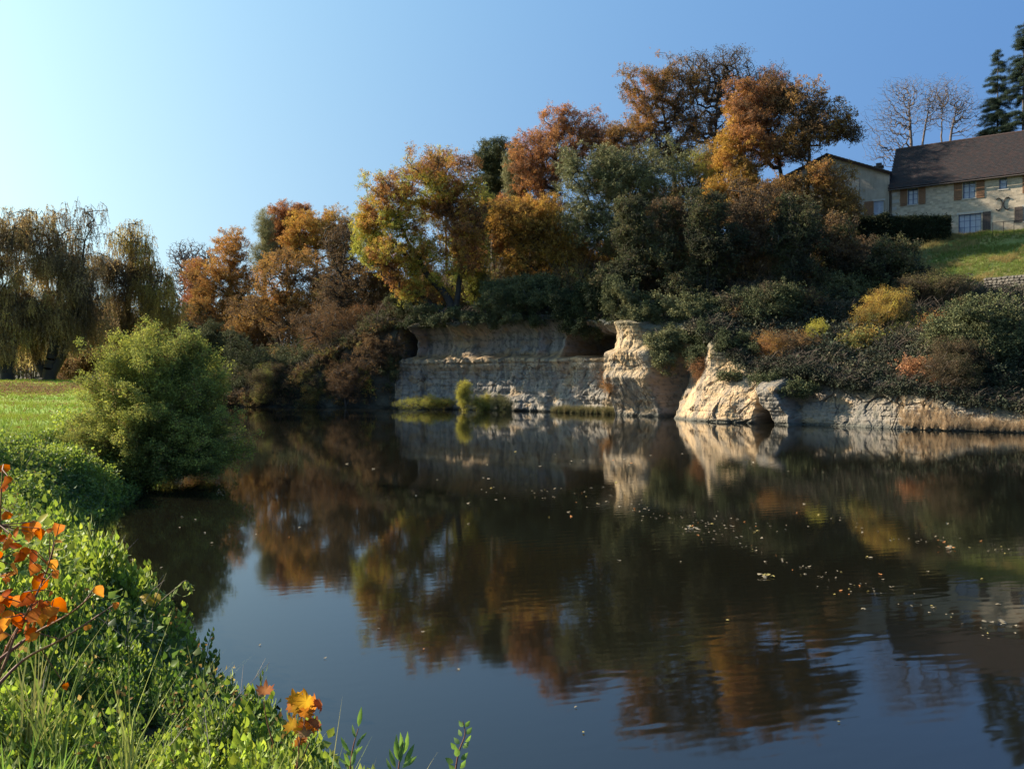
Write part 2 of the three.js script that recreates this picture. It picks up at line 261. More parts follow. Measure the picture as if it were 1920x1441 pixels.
{
  // columns: dense where the camera sees the rock
  const cols = [];
  for (let k = 0; k < 900; k++) { const a = BS[k], b = BS[k + 1], vis = a.px > 735 && a.px < 2000 && a.z < -20, n = vis ? 5 : (a.px > 300 && a.px < 2200 ? 2 : 1); for (let q = 0; q < n; q++) { const f = q / n; cols.push({ x: lerp(a.x, b.x, f), z: lerp(a.z, b.z, f), nx: lerp(a.nx, b.nx, f), nz: lerp(a.nz, b.nz, f), cp: lerp(a.cp, b.cp, f), px: lerp(a.px, b.px, f), i: lerp(a.i, b.i, f) }); } }
  const rows = 92;
  const g = sheet(cols.length - 1, rows, (i, j) => {
    const b = cols[i], hc = prof(b.cp, 0) + 0.5 * fbm(b.i * 0.3, 2, 1, 3) + .25 * (blocks(b.i * .4, 3)[0] - .5), v = j / (rows - 3); let q;
    if (j <= rows - 3) q = rockPt(b, lerp(-0.5, hc, v), hc);
    else { const k = j - rows + 3, t = [0, .5, 1.4, 3.2][k], y = prof(b.cp, t) + [0, .22, .16, -.3][k]; q = V(b.x - b.nx * t, y, b.z - b.nz * t); }
    q.b = b; q.hc = hc; q.u = b.i * 0.42; q.v = q.y; (CLIFF[j] ??= [])[i] = q; return q;
  }, (q) => {
    const b = q.b, h = q.y, px = b.px, n1 = 0.5 + fbm(q.x * .8, h * .8, q.z * .8), n2 = 0.5 + fbm(q.x * 3, h * 3, q.z * 3);
    const st = 0.5 + fbm(b.i * 0.55, h * 0.16, 4, 4), st2 = 0.5 + fbm(b.i * 1.7, h * 0.3, 9, 3);
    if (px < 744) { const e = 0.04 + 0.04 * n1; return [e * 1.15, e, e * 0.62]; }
    let c = px < 1165 ? [0.48, 0.345, 0.21] : [0.5, 0.35, 0.2];
    const mix = (d, k) => { k = clamp(k); c = c.map((x, i) => lerp(x, d[i], k)); };
    mix([0.36, 0.295, 0.22], ss(.45, .65, n1) * .7);
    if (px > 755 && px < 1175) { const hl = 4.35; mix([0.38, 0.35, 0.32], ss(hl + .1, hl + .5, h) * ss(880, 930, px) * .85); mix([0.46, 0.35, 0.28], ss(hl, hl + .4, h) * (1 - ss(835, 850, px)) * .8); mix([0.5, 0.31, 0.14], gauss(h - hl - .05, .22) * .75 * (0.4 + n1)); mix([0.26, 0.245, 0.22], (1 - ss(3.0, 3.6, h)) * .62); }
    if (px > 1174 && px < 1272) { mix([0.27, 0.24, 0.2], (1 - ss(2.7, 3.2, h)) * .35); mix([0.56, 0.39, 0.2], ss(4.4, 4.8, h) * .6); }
    if (px > 1280 && px < 1440) mix([0.56, 0.38, 0.21], .7);
    if (px > 1440) mix([0.22, 0.185, 0.145], .8 * (1 - ss(1640, 1760, px))); if (px > 1700) mix([0.42, 0.33, 0.25], .5);
    mix([0.13, 0.125, 0.115], ss(.5, .68, st) * .6); mix([0.1, 0.09, 0.075], ss(.6, .75, st2) * .28); mix([0.09, 0.085, 0.06], ss(.6, .7, n2) * .55);
    mix([0.45, 0.28, 0.12], ss(.6, .74, 0.5 + fbm(q.x * .6 + 9, h * 1.1, q.z * .6)) * .45);
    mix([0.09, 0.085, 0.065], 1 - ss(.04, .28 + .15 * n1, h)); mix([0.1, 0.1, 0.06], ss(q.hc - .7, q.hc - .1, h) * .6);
    return c;
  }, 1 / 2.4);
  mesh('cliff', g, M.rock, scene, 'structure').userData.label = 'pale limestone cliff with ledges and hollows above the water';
}
{
  const nu = 420, tsh = []; for (let t = -2.5; t < 4; t += .16) tsh.push(t); for (let t = 4; t < 20; t += .8) tsh.push(t); for (const t of [22, 26, 32, 40, 55, 80, 120, 180, 260]) tsh.push(t);
  const g = sheet(nu, tsh.length - 1, (i, j) => { const b = SS[Math.round(i / nu * 700)], l = Math.hypot(b.nx, b.nz), t = tsh[j], x = b.x + b.nx / l * t, z = b.z + b.nz / l * t; const q = V(x, lawnProf(t, x, z), z); q.t = t; return q; },
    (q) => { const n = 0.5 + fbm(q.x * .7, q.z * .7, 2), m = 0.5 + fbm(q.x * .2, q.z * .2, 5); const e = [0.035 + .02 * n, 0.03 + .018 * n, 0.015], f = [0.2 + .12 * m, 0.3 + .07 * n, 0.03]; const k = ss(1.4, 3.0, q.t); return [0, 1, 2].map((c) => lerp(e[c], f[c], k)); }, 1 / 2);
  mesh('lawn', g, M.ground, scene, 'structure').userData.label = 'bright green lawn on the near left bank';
}

// ------------------------------------------------------------------ leaves
// one leaf: rows of (along, half width, lift); folded along the midrib
function leafGeo(L, W, rows, fold = 0.25, curl = 0.2) {
  const p = [], idx = [];
  rows.forEach(([t, w]) => { const y = t * L, z = -curl * L * t * t; if (w === 0) { p.push(0, y, z); } else { p.push(-w * W, y, z + fold * w * W, 0, y, z, w * W, y, z + fold * w * W); } });
  let k = 0; const at_ = rows.map(([, w]) => { const s = k; k += w === 0 ? 1 : 3; return s; });
  for (let r = 0; r + 1 < rows.length; r++) {
    const a = at_[r], b = at_[r + 1], pa = rows[r][1] === 0, pb = rows[r + 1][1] === 0;
    if (pa && !pb) idx.push(a, b + 1, b, a, b + 2, b + 1); else if (!pa && pb) idx.push(a, a + 1, b, a + 1, a + 2, b); else idx.push(a, a + 1, b + 1, a, b + 1, b, a + 1, a + 2, b + 2, a + 1, b + 2, b + 1);
  }
  const g = new THREE.BufferGeometry(); g.setAttribute('position', new THREE.Float32BufferAttribute(p, 3)); g.setIndex(idx); g.computeVertexNormals(); return g;
}
function tint(g, c) { const n = g.attributes.position.count, a = new Float32Array(n * 3); for (let k = 0; k < n; k++) { a[3 * k] = c[0]; a[3 * k + 1] = c[1]; a[3 * k + 2] = c[2]; } g.setAttribute('color', new THREE.BufferAttribute(a, 3)); return g; }
const placeG = (g, p, q, s = 1) => g.clone().applyMatrix4(new THREE.Matrix4().compose(p, q, V(s, s, s)));
const RH = [[0, 0], [.45, 1], [1, 0]], OV = [[0, 0], [.22, .8], [.5, 1], [.8, .5], [1, 0]];
function cluster(seed, n, L, W, rad, flat = 1, tw = true) {   // a spray of leaves in a ball of radius about 1
  const r = RNG(seed), parts = [], lf = leafGeo(L, W, RH, .3, .15);
  for (let k = 0; k < n; k++) { const p = V(gs(r), gs(r) * flat, gs(r)).multiplyScalar(rad * .62), j = 0.62 + 0.75 * r(); parts.push(tint(placeG(lf, p, randQ(r), .7 + .6 * r()), [j * (0.9 + .2 * r()), j, j * (.85 + .3 * r())])); }
  return mergeGeometries(parts);
}
const G = {
  oak: cluster(1, 15, .34, .1, 1), oak2: cluster(2, 11, .38, .11, 1.1), fine: cluster(3, 26, .24, .06, 1), fine2: cluster(4, 20, .26, .05, 1.1), ivy: cluster(5, 17, .3, .13, 1), sparse: cluster(6, 7, .34, .1, 1.2), bush: cluster(15, 15, .3, .075, 1), needle: cluster(7, 40, .3, .022, .9, .5), litter: cluster(8, 9, .3, .12, 1.3, .08),
};
const palette = (cols, f) => { const cs = cols.map((c) => C(...c)); return (u, v, n, r) => { let t = clamp((f ? f(u, v, n) : 0.5 + n * 1.1) + (r() - .5) * .42) * (cs.length - 1); const i = Math.min(cs.length - 2, Math.floor(t)); const c = cs[i].clone().lerp(cs[i + 1], t - i); return c.multiplyScalar(1.08 + .6 * r()); }; };
const K = { orange: [.38, .175, .05], rust: [.26, .115, .048], red: [.29, .1, .048], gold: [.42, .25, .042], yel: [.38, .3, .05], yg: [.3, .28, .045], ochre: [.27, .15, .035], brown: [.15, .085, .035], dbrown: [.085, .055, .03], gg: [.14, .13, .052], pgg: [.2, .185, .085], dg: [.033, .04, .014], eg: [.065, .07, .027], olive: [.14, .14, .04], lime: [.2, .26, .05] };

// ------------------------------------------------------------------ trees
const crown_of = (o) => { let x0 = 1e9, x1 = -1e9, y0 = 1e9, y1 = -1e9; for (const [x, y, rx, ry] of o.blobs) { x0 = Math.min(x0, x - rx); x1 = Math.max(x1, x + rx); y0 = Math.min(y0, y - ry); y1 = Math.max(y1, y + ry); } return { x: (x0 + x1) / 2, y: (y0 + y1) / 2, rx: (x1 - x0) / 2, ry: (y1 - y0) / 2 }; };
function tree(name, label, category, o) {
  const r = RNG(o.seed ?? (label.length * 977 + o.d * 31 + o.blobs[0][0])), d = o.d, m = d / F, trunks = Array.isArray(o.trunk[0][0]) ? o.trunk : [o.trunk];
  const first = trunks[0][0], b0 = at(first[0], first[1], d), gy = o.base ?? (o.left ? lawnY(b0.x, b0.z) : hillY(b0.x, b0.z)), base = V(b0.x, gy - 0.1, b0.z);
  const T = thing(name, label, category, base, o.group), nodes = [], wood = new MB();
  trunks.forEach((tr, ti) => {
    const pts = tr.map(([x, y, dz = 0], k) => { const p = at(x, y, d + dz); if (k === 0) p.y = Math.min(p.y, gy - 0.1 + (ti ? .2 : 0)); if (k === 0 && !ti) p.copy(base); return p; });
    const cv = new THREE.CatmullRomCurve3(pts), n = Math.max(4, Math.ceil(cv.getLength() / (o.step ?? .6)));
    let prev = -1; for (let k = 0; k <= n; k++) { const p = cv.getPoint(k / n); if (k > 0) p.add(V(gs(r), 0, gs(r)).multiplyScalar(.05)); nodes.push({ p, par: prev, a: 0, t: 1 - k / n, ti }); prev = nodes.length - 1; }
  });
  const whole = o.blobs, rg = o.rag ?? .5; o = { ...o, blobs: whole.flatMap(([x, y, rx, ry, dz = 0, dn = 1]) => [[x, y, rx * .8, ry * .8, dz, dn], ...[0, 1, 2, 3].map((k) => { const a = k * 1.57 + r() * 1.4, f = .52 + .3 * r(); return [x + Math.cos(a) * rx * rg * (.8 + .5 * r()), y + Math.sin(a) * ry * rg * (.8 + .5 * r()), rx * f, ry * f, dz + gs(r) * rx * .5, dn * (.6 + .8 * r())]; })]) };
  const nTrunk = nodes.length, att = [], N = Math.round((o.n ?? 220) * (o.nm ?? 3.4)), c = crown_of(o), area = o.blobs.reduce((s, q) => s + q[2] * q[3], 0), D0 = o.depth ?? 1;
  for (const [x, y, rx, ry, dz = 0, q_dn = 1] of o.blobs) {
    const nb = Math.round(N * rx * ry / area), sub = Math.max(3, Math.round(nb / (o.clump ?? 16))), cs = [];
    for (let k = 0; k < sub; k++) { const e = V(gs(r), gs(r), gs(r)).normalize().multiplyScalar(Math.pow(r(), .4) * .72); cs.push(e); }
    for (let k = 0; k < nb; k++) {
      const e = V(gs(r), gs(r), gs(r)).normalize().multiplyScalar(Math.pow(r(), .42)); let cn = cs[0], cd = 9; for (const q of cs) { const f = q.distanceToSquared(e); if (f < cd) { cd = f; cn = q; } } e.lerp(cn, o.tight ?? .3); e.multiplyScalar(1.26 + .22 * ns(e.x * 2 + x, e.y * 2, e.z * 2));
      const p = at(x + e.x * rx, y - e.y * ry, d); p.z += (e.z * Math.min(rx, ry * 1.3) * D0 + dz) * m; if (o.minY) { p.y = Math.max(p.y, o.minY); } p.dn = q_dn; att.push(p);
    }
  }
  const dist0 = (p) => { let b = 1e9; for (let k = 0; k < nTrunk; k++) b = Math.min(b, nodes[k].p.distanceToSquared(p)); return b; };
  att.map((p) => [dist0(p), p]).sort((a, b) => a[0] - b[0]).forEach(([, p]) => {
    let best = 0, bc = 1e9; for (let k = 0; k < nodes.length; k++) { const q = nodes[k], L = q.p.distanceTo(p); if (L < .12) continue; const c_ = L * (1 + .7 * Math.max(0, (q.p.y - p.y + .1 * L) / L)) + (k < nTrunk ? (q.t > .55 ? 6 * (q.t - .55) : 0) : 0); if (c_ < bc) { bc = c_; best = k; } }
    const s = nodes[best].p, L = s.distanceTo(p), n = Math.max(1, Math.min(5, Math.round(L / .8))), ctl = s.clone().lerp(p, .5).add(V(gs(r) * .12, .1 + gs(r) * .1, gs(r) * .12).multiplyScalar(L)); let prev = best;
    for (let k = 1; k <= n; k++) { const t = k / n, q = s.clone().multiplyScalar((1 - t) * (1 - t)).addScaledVector(ctl, 2 * t * (1 - t)).addScaledVector(p, t * t); nodes.push({ p: q, par: prev, a: 0 }); prev = nodes.length - 1; }
    nodes[prev].tip = p; nodes[prev].a = 1;
  });
  for (let k = nTrunk - 1; k >= 0; k--) nodes[k].a += .4;
  for (let k = nodes.length - 1; k >= 0; k--) { const q = nodes[k]; q.a += k >= nTrunk ? 0 : 0; if (q.par >= 0) nodes[q.par].a += q.a; }
  const e = 1 / 2.15, r0 = o.r0 ?? .28, tip = (o.rmin ?? .014), rad = (q) => q.t !== undefined ? r0 * lerp(.14, 1, Math.pow(q.t, .85)) * (q.ti ? .7 : 1) : Math.min(r0 * .62, tip * Math.pow(q.a, e));
  const trunkMB = new MB(), off = base.clone().negate();
  nodes.forEach((q, k) => {
    if (q.par < 0) return; const f = nodes[q.par], rb = rad(q), ra = Math.min(rad(f), rb * 1.5), mb = k < nTrunk ? trunkMB : wood;
    const flare = k < nTrunk && f.par < 0 ? 1.45 : 1;
    mb.tube(f.p.clone().add(off), q.p.clone().add(off), (k < nTrunk ? rad(f) : ra) * flare, rb, rb > .09 ? 7 : rb > .04 ? 4 : 3);
  });
  mesh('trunk', trunkMB.geo(), o.bark ?? M.bark, T); if (wood.i.length) mesh('branches', wood.geo(), o.twigBark ?? o.bark ?? M.bark, T, 'stuff');
  const k0 = (o.k ?? 10) * .74, list = [];
  if (k0) for (const q of nodes) if (q.tip) {
    const dens = o.dens ? o.dens((q.tip.x / d * F + CX - c.x) / c.rx, -(CY - (q.tip.y - EYE) / -1 * 0) * 0) : 1;
    const par = nodes[q.par].p;
    for (let k = 0; k < k0 * dens * q.tip.dn; k++) {
      const sp = o.sp ?? .5, p = q.tip.clone().lerp(par, r() * .5).add(V(gs(r), gs(r) * .8, gs(r)).multiplyScalar(sp));
      const px = pxOf(p.x, d), u = (px - c.x) / c.rx, v = ((p.y - EYE) / m - (CY - 20.5 - c.y)) / c.ry, n = fbm(p.x * .33 + d, p.y * .33, p.z * .33, 3);
      list.push({ p: p.add(off), q: o.hang ? yawQ(r() * 6.3, .25 * gs(r), r() * 6.3) : randQ(r), s: (o.cs ?? .3) * (.65 + .7 * r()), c: o.pal(u, v, n, r) });
    }
  }
  if (list.length) inst('crown', o.geo ?? G.oak, o.mat ?? M.dryLeaf, list, T, 'stuff');
  return T;
}
const pal = {
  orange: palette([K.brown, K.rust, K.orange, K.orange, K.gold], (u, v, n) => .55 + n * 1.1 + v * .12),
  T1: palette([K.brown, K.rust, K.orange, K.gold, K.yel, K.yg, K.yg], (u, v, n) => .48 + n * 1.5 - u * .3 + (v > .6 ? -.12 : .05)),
  gold: palette([K.brown, K.ochre, K.gold, K.orange], (u, v, n) => .58 + n * 1.2 - v * .05),
  rust: palette([K.dbrown, K.rust, K.orange, K.red], (u, v, n) => .55 + n * 1.1),
  brown: palette([K.dbrown, K.brown, K.ochre, K.rust], (u, v, n) => .36 + n * 1.2 - u * .2 + v * .1),
  dbrown: palette([K.dbrown, K.dbrown, K.brown, K.olive], (u, v, n) => .4 + n),
  gg: palette([K.eg, K.gg, K.pgg, K.olive], (u, v, n) => .45 + n),
  dg: palette([K.dg, K.eg, K.gg], (u, v, n) => .45 + n),
  pgg: palette([K.gg, K.pgg, K.pgg], (u, v, n) => .5 + n),
  olive: palette([K.eg, K.olive, K.yg, K.ochre], (u, v, n) => .42 + n * 1.2),
  lime: palette([K.eg, K.lime, K.lime, K.yg], (u, v, n) => .5 + n * 1.2),
  yel: palette([K.olive, K.yg, K.yel, K.ochre], (u, v, n) => .5 + n * 1.2),
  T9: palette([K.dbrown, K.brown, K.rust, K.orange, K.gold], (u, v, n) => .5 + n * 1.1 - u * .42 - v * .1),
};
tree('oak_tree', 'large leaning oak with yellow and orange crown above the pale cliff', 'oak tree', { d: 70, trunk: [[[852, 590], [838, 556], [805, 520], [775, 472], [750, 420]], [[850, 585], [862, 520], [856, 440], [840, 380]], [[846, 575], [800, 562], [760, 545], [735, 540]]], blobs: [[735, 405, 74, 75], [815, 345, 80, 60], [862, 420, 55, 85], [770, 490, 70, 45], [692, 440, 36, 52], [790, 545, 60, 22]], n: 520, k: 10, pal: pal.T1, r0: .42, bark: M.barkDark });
tree('evergreen_tree', 'dark rounded evergreen on the skyline between two orange oaks', 'evergreen tree', { d: 86, trunk: [[925, 470], [925, 380], [926, 290]], blobs: [[922, 308, 36, 42], [930, 375, 34, 55]], n: 150, k: 14, pal: pal.dg, mat: M.evergreen, geo: G.ivy });
tree('evergreen_tree', 'slender grey-green evergreen just right of the dark evergreen', 'evergreen tree', { d: 83, trunk: [[966, 480], [966, 380], [968, 290]], blobs: [[968, 325, 24, 55], [966, 400, 24, 50]], n: 130, k: 14, pal: pal.pgg, mat: M.evergreen, geo: G.ivy });
tree('oak_tree', 'tall oak with rust-orange crown right of the slender evergreen', 'oak tree', { d: 82, trunk: [[1052, 520], [1040, 430], [1046, 260]], blobs: [[1000, 285, 48, 58], [1056, 265, 52, 68], [1108, 260, 36, 58], [1005, 355, 62, 60]], n: 340, k: 9, pal: pal.rust, r0: .36 });
tree('oak_tree', 'golden oak hanging low over the middle of the cliff', 'oak tree', { d: 73, trunk: [[1070, 580], [1040, 490], [990, 410]], blobs: [[958, 412, 54, 55], [1012, 430, 58, 70], [965, 480, 46, 40], [1045, 490, 50, 50]], n: 340, k: 10, pal: pal.gold, r0: .34, bark: M.barkDark });
tree('holm_oak', 'broad grey-green oak below the tall brown oak', 'holm oak', { d: 71, trunk: [[1195, 530], [1182, 460], [1150, 350]], blobs: [[1110, 330, 62, 66], [1195, 325, 70, 62], [1092, 400, 46, 48], [1135, 440, 55, 44], [1220, 395, 45, 45]], n: 380, k: 9, pal: pal.gg, mat: M.evergreen, geo: G.oak, r0: .36, bark: M.barkDark });
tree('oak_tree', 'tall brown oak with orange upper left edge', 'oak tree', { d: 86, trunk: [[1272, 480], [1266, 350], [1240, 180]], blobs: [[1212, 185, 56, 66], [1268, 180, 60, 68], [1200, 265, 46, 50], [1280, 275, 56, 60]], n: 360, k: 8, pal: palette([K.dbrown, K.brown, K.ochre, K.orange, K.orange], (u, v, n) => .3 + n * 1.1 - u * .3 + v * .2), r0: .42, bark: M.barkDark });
tree('oak_tree', 'tallest oak, nearly bare, with dark twigs and few leaves', 'oak tree', { d: 88, trunk: [[1342, 490], [1336, 350], [1346, 190]], blobs: [[1318, 150, 52, 50], [1372, 138, 60, 46], [1405, 185, 50, 50], [1330, 230, 58, 55], [1440, 150, 34, 32]], n: 560, k: 3, pal: pal.dbrown, geo: G.sparse, r0: .42, clump: 10, bark: M.barkDark, rmin: .02 });
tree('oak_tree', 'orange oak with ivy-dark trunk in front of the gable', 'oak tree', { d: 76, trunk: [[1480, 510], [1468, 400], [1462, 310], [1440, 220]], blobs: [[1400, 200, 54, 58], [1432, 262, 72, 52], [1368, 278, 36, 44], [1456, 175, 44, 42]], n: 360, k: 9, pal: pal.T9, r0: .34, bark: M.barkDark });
tree('oak_tree', 'open dark brown oak reaching right over the gable roof', 'oak tree', { d: 74, trunk: [[1498, 510], [1512, 390], [1518, 290], [1520, 215]], blobs: [[1510, 205, 44, 48], [1560, 232, 54, 38], [1490, 265, 40, 40], [1595, 250, 30, 18]], n: 260, k: 5, pal: pal.brown, geo: G.oak2, r0: .25, bark: M.barkDark, clump: 8 });
tree('young_tree', 'low brown-leaved tree screening the gable wall', 'tree', { d: 73, trunk: [[1545, 500], [1548, 430], [1552, 350]], blobs: [[1548, 335, 50, 36], [1562, 392, 54, 36], [1500, 405, 46, 44], [1480, 360, 36, 34], [1590, 380, 32, 26], [1555, 440, 50, 24]], n: 380, k: 6, pal: palette([K.brown, K.ochre, K.rust], (u, v, n) => .4 + n), geo: G.oak2, r0: .14, clump: 9 });
tree('young_tree', 'small bright orange tree beside the dark ivy-covered trunk', 'tree', { d: 75, trunk: [[1392, 510], [1386, 430], [1372, 370]], blobs: [[1362, 365, 32, 42], [1400, 330, 34, 34], [1345, 400, 22, 28]], n: 150, k: 8, pal: pal.gold, r0: .16 });
tree('ivy_column', 'dark ivy-covered trunk between the orange trees', 'tree', { d: 76, trunk: [[1395, 500], [1392, 400], [1390, 320]], blobs: [[1392, 330, 15, 40], [1392, 400, 15, 45]], n: 90, k: 14, pal: pal.dg, geo: G.ivy, mat: M.evergreen, r0: .2, cs: .28 });
tree('young_tree', 'pale olive thin-leaved tree below the tallest oak', 'tree', { d: 79, trunk: [[1296, 490], [1292, 400], [1288, 320]], blobs: [[1290, 325, 44, 46], [1300, 395, 44, 44]], n: 200, k: 5, pal: pal.olive, geo: G.fine2, mat: M.leaf, r0: .15 });
tree('young_tree', 'reddish-brown thicket tree right of the pale olive tree', 'tree', { d: 72, trunk: [[1480, 530], [1450, 470], [1430, 400]], blobs: [[1440, 370, 50, 40], [1420, 430, 50, 40], [1480, 440, 40, 50]], n: 220, k: 6, pal: pal.brown, geo: G.oak2, r0: .14 });
tree('bare_tree', 'sparse twiggy treetop rising above the leaning oak', 'tree', { d: 80, trunk: [[[838, 520], [836, 400], [836, 300]], [[842, 480], [868, 380], [882, 310]]], blobs: [[832, 302, 28, 26], [882, 306, 18, 18], [790, 320, 26, 20]], n: 150, k: 2, pal: pal.rust, geo: G.sparse, r0: .16 });
tree('young_tree', 'olive tree in the shade just right of the leaning oak', 'tree', { d: 74, trunk: [[892, 580], [888, 500], [896, 400]], blobs: [[886, 490, 38, 62], [900, 405, 34, 52], [915, 545, 34, 30]], n: 190, k: 9, pal: pal.olive, r0: .18, geo: G.oak2, mat: M.leaf, bark: M.barkDark });
tree('young_tree', 'brown tree with bare lower stems left below the leaning oak', 'tree', { d: 78, trunk: [[[716, 640], [712, 560], [706, 500]], [[722, 640], [730, 560], [738, 510]]], blobs: [[706, 515, 44, 40], [740, 560, 36, 34], [690, 580, 34, 30]], n: 190, k: 6, pal: pal.brown, r0: .16, geo: G.oak2, clump: 9 });
tree('young_tree', 'ochre-brown understorey tree below the grey-green oak', 'tree', { d: 75, trunk: [[1135, 560], [1140, 520], [1150, 470]], blobs: [[1140, 490, 62, 36], [1210, 500, 52, 30], [1090, 520, 40, 26]], n: 210, k: 8, pal: palette([K.dbrown, K.brown, K.ochre, K.gold], (u, v, n) => .4 + n * 1.2), r0: .16, geo: G.oak2 });
tree('oak_tree', 'dark brown oak standing behind the grey-green oak', 'oak tree', { d: 82, trunk: [[1255, 520], [1258, 440], [1252, 380]], blobs: [[1250, 385, 52, 44], [1235, 440, 50, 36], [1300, 430, 44, 40]], n: 240, k: 7, pal: pal.brown, geo: G.oak2, r0: .24, bark: M.barkDark });
tree('oak_tree', 'small brown oak filling the gap left of the tall brown oak', 'oak tree', { d: 85, trunk: [[1152, 480], [1154, 380], [1150, 270]], blobs: [[1150, 275, 34, 40], [1160, 330, 40, 40]], n: 170, k: 8, pal: pal.brown, r0: .22 });
tree('oak_tree', 'dark brown oak between the tallest oak and the orange oak', 'oak tree', { d: 82, trunk: [[1350, 500], [1346, 400], [1342, 310]], blobs: [[1340, 310, 40, 46], [1330, 370, 40, 40]], n: 180, k: 6, pal: pal.brown, geo: G.oak2, r0: .24, bark: M.barkDark });
tree('evergreen_tree', 'dark holly-like evergreen low among trunks at mid cliff top', 'evergreen tree', { d: 68.5, trunk: [[960, 590], [958, 560], [955, 530]], blobs: [[955, 545, 46, 30], [1010, 548, 44, 30]], n: 170, k: 11, pal: pal.dg, geo: G.ivy, mat: M.evergreen, r0: .12, cs: .27 });
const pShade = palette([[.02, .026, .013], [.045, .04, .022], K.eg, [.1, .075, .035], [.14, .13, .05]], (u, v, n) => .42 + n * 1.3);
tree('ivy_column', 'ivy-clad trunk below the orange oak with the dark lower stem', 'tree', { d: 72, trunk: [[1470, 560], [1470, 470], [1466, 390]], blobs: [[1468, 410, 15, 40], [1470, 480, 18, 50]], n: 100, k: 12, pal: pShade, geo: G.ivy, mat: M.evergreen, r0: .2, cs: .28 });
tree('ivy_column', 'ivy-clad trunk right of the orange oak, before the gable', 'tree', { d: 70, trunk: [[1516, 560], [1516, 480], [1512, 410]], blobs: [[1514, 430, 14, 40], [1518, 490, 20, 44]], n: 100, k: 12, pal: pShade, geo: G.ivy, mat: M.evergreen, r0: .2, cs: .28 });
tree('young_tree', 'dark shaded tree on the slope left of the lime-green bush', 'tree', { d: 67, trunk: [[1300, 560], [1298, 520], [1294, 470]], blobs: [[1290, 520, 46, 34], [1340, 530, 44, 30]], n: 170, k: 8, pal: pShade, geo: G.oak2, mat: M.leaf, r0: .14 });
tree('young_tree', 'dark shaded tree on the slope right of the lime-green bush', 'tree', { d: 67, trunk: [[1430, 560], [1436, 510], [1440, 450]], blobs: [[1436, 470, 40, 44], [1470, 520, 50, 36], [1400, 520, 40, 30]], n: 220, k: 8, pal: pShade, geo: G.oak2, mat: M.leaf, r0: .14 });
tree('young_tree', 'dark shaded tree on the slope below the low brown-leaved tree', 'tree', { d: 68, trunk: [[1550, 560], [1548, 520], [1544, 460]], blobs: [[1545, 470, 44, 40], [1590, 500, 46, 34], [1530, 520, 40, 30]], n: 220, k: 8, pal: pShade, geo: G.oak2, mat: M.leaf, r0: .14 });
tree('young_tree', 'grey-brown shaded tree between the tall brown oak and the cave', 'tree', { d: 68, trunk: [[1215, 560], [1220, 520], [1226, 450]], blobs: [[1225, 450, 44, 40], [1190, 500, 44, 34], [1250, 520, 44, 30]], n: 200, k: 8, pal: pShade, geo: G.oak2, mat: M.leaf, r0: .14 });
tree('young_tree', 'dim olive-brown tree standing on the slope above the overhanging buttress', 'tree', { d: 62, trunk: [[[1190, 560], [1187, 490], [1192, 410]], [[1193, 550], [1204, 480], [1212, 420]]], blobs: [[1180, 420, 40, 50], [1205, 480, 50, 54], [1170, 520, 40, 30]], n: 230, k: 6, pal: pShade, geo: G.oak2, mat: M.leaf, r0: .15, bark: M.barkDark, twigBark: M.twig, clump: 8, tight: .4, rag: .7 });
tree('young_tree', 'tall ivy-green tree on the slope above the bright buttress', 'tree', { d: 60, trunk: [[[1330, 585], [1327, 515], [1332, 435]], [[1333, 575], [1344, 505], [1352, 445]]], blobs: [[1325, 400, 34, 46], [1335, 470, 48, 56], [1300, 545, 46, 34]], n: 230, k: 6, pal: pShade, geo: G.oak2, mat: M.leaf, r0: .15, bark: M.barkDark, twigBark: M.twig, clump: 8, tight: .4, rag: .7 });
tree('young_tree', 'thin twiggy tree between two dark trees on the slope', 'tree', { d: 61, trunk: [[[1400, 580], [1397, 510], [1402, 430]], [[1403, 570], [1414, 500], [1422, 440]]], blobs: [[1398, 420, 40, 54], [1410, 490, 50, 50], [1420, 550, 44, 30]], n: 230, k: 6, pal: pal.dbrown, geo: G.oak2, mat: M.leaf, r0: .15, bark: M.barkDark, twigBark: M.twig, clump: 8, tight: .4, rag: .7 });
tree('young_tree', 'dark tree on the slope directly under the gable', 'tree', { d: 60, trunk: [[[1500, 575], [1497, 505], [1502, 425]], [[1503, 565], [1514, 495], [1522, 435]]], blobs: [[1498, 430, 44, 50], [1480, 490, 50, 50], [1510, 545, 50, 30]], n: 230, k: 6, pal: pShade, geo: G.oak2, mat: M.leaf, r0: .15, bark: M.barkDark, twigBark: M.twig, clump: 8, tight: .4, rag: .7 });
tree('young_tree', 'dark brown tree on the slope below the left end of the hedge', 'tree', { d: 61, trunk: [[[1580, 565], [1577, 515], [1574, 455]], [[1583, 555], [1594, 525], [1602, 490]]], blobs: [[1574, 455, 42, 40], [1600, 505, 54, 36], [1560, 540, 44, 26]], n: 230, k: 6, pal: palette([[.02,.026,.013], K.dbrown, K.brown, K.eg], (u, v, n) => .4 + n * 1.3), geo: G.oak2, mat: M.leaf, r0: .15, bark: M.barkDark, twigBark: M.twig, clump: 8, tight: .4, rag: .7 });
tree('young_tree', 'dim ochre tree on the slope left of the lime-green bushes', 'tree', { d: 63, trunk: [[[1262, 565], [1259, 495], [1264, 415]], [[1265, 555], [1276, 485], [1284, 425]]], blobs: [[1256, 430, 34, 44], [1250, 500, 44, 50], [1240, 545, 40, 24]], n: 230, k: 6, pal: palette([K.dg, K.dbrown, K.brown, K.olive], (u, v, n) => .42 + n * 1.3), geo: G.oak2, mat: M.leaf, r0: .15, bark: M.barkDark, twigBark: M.twig, clump: 8, tight: .4, rag: .7 });
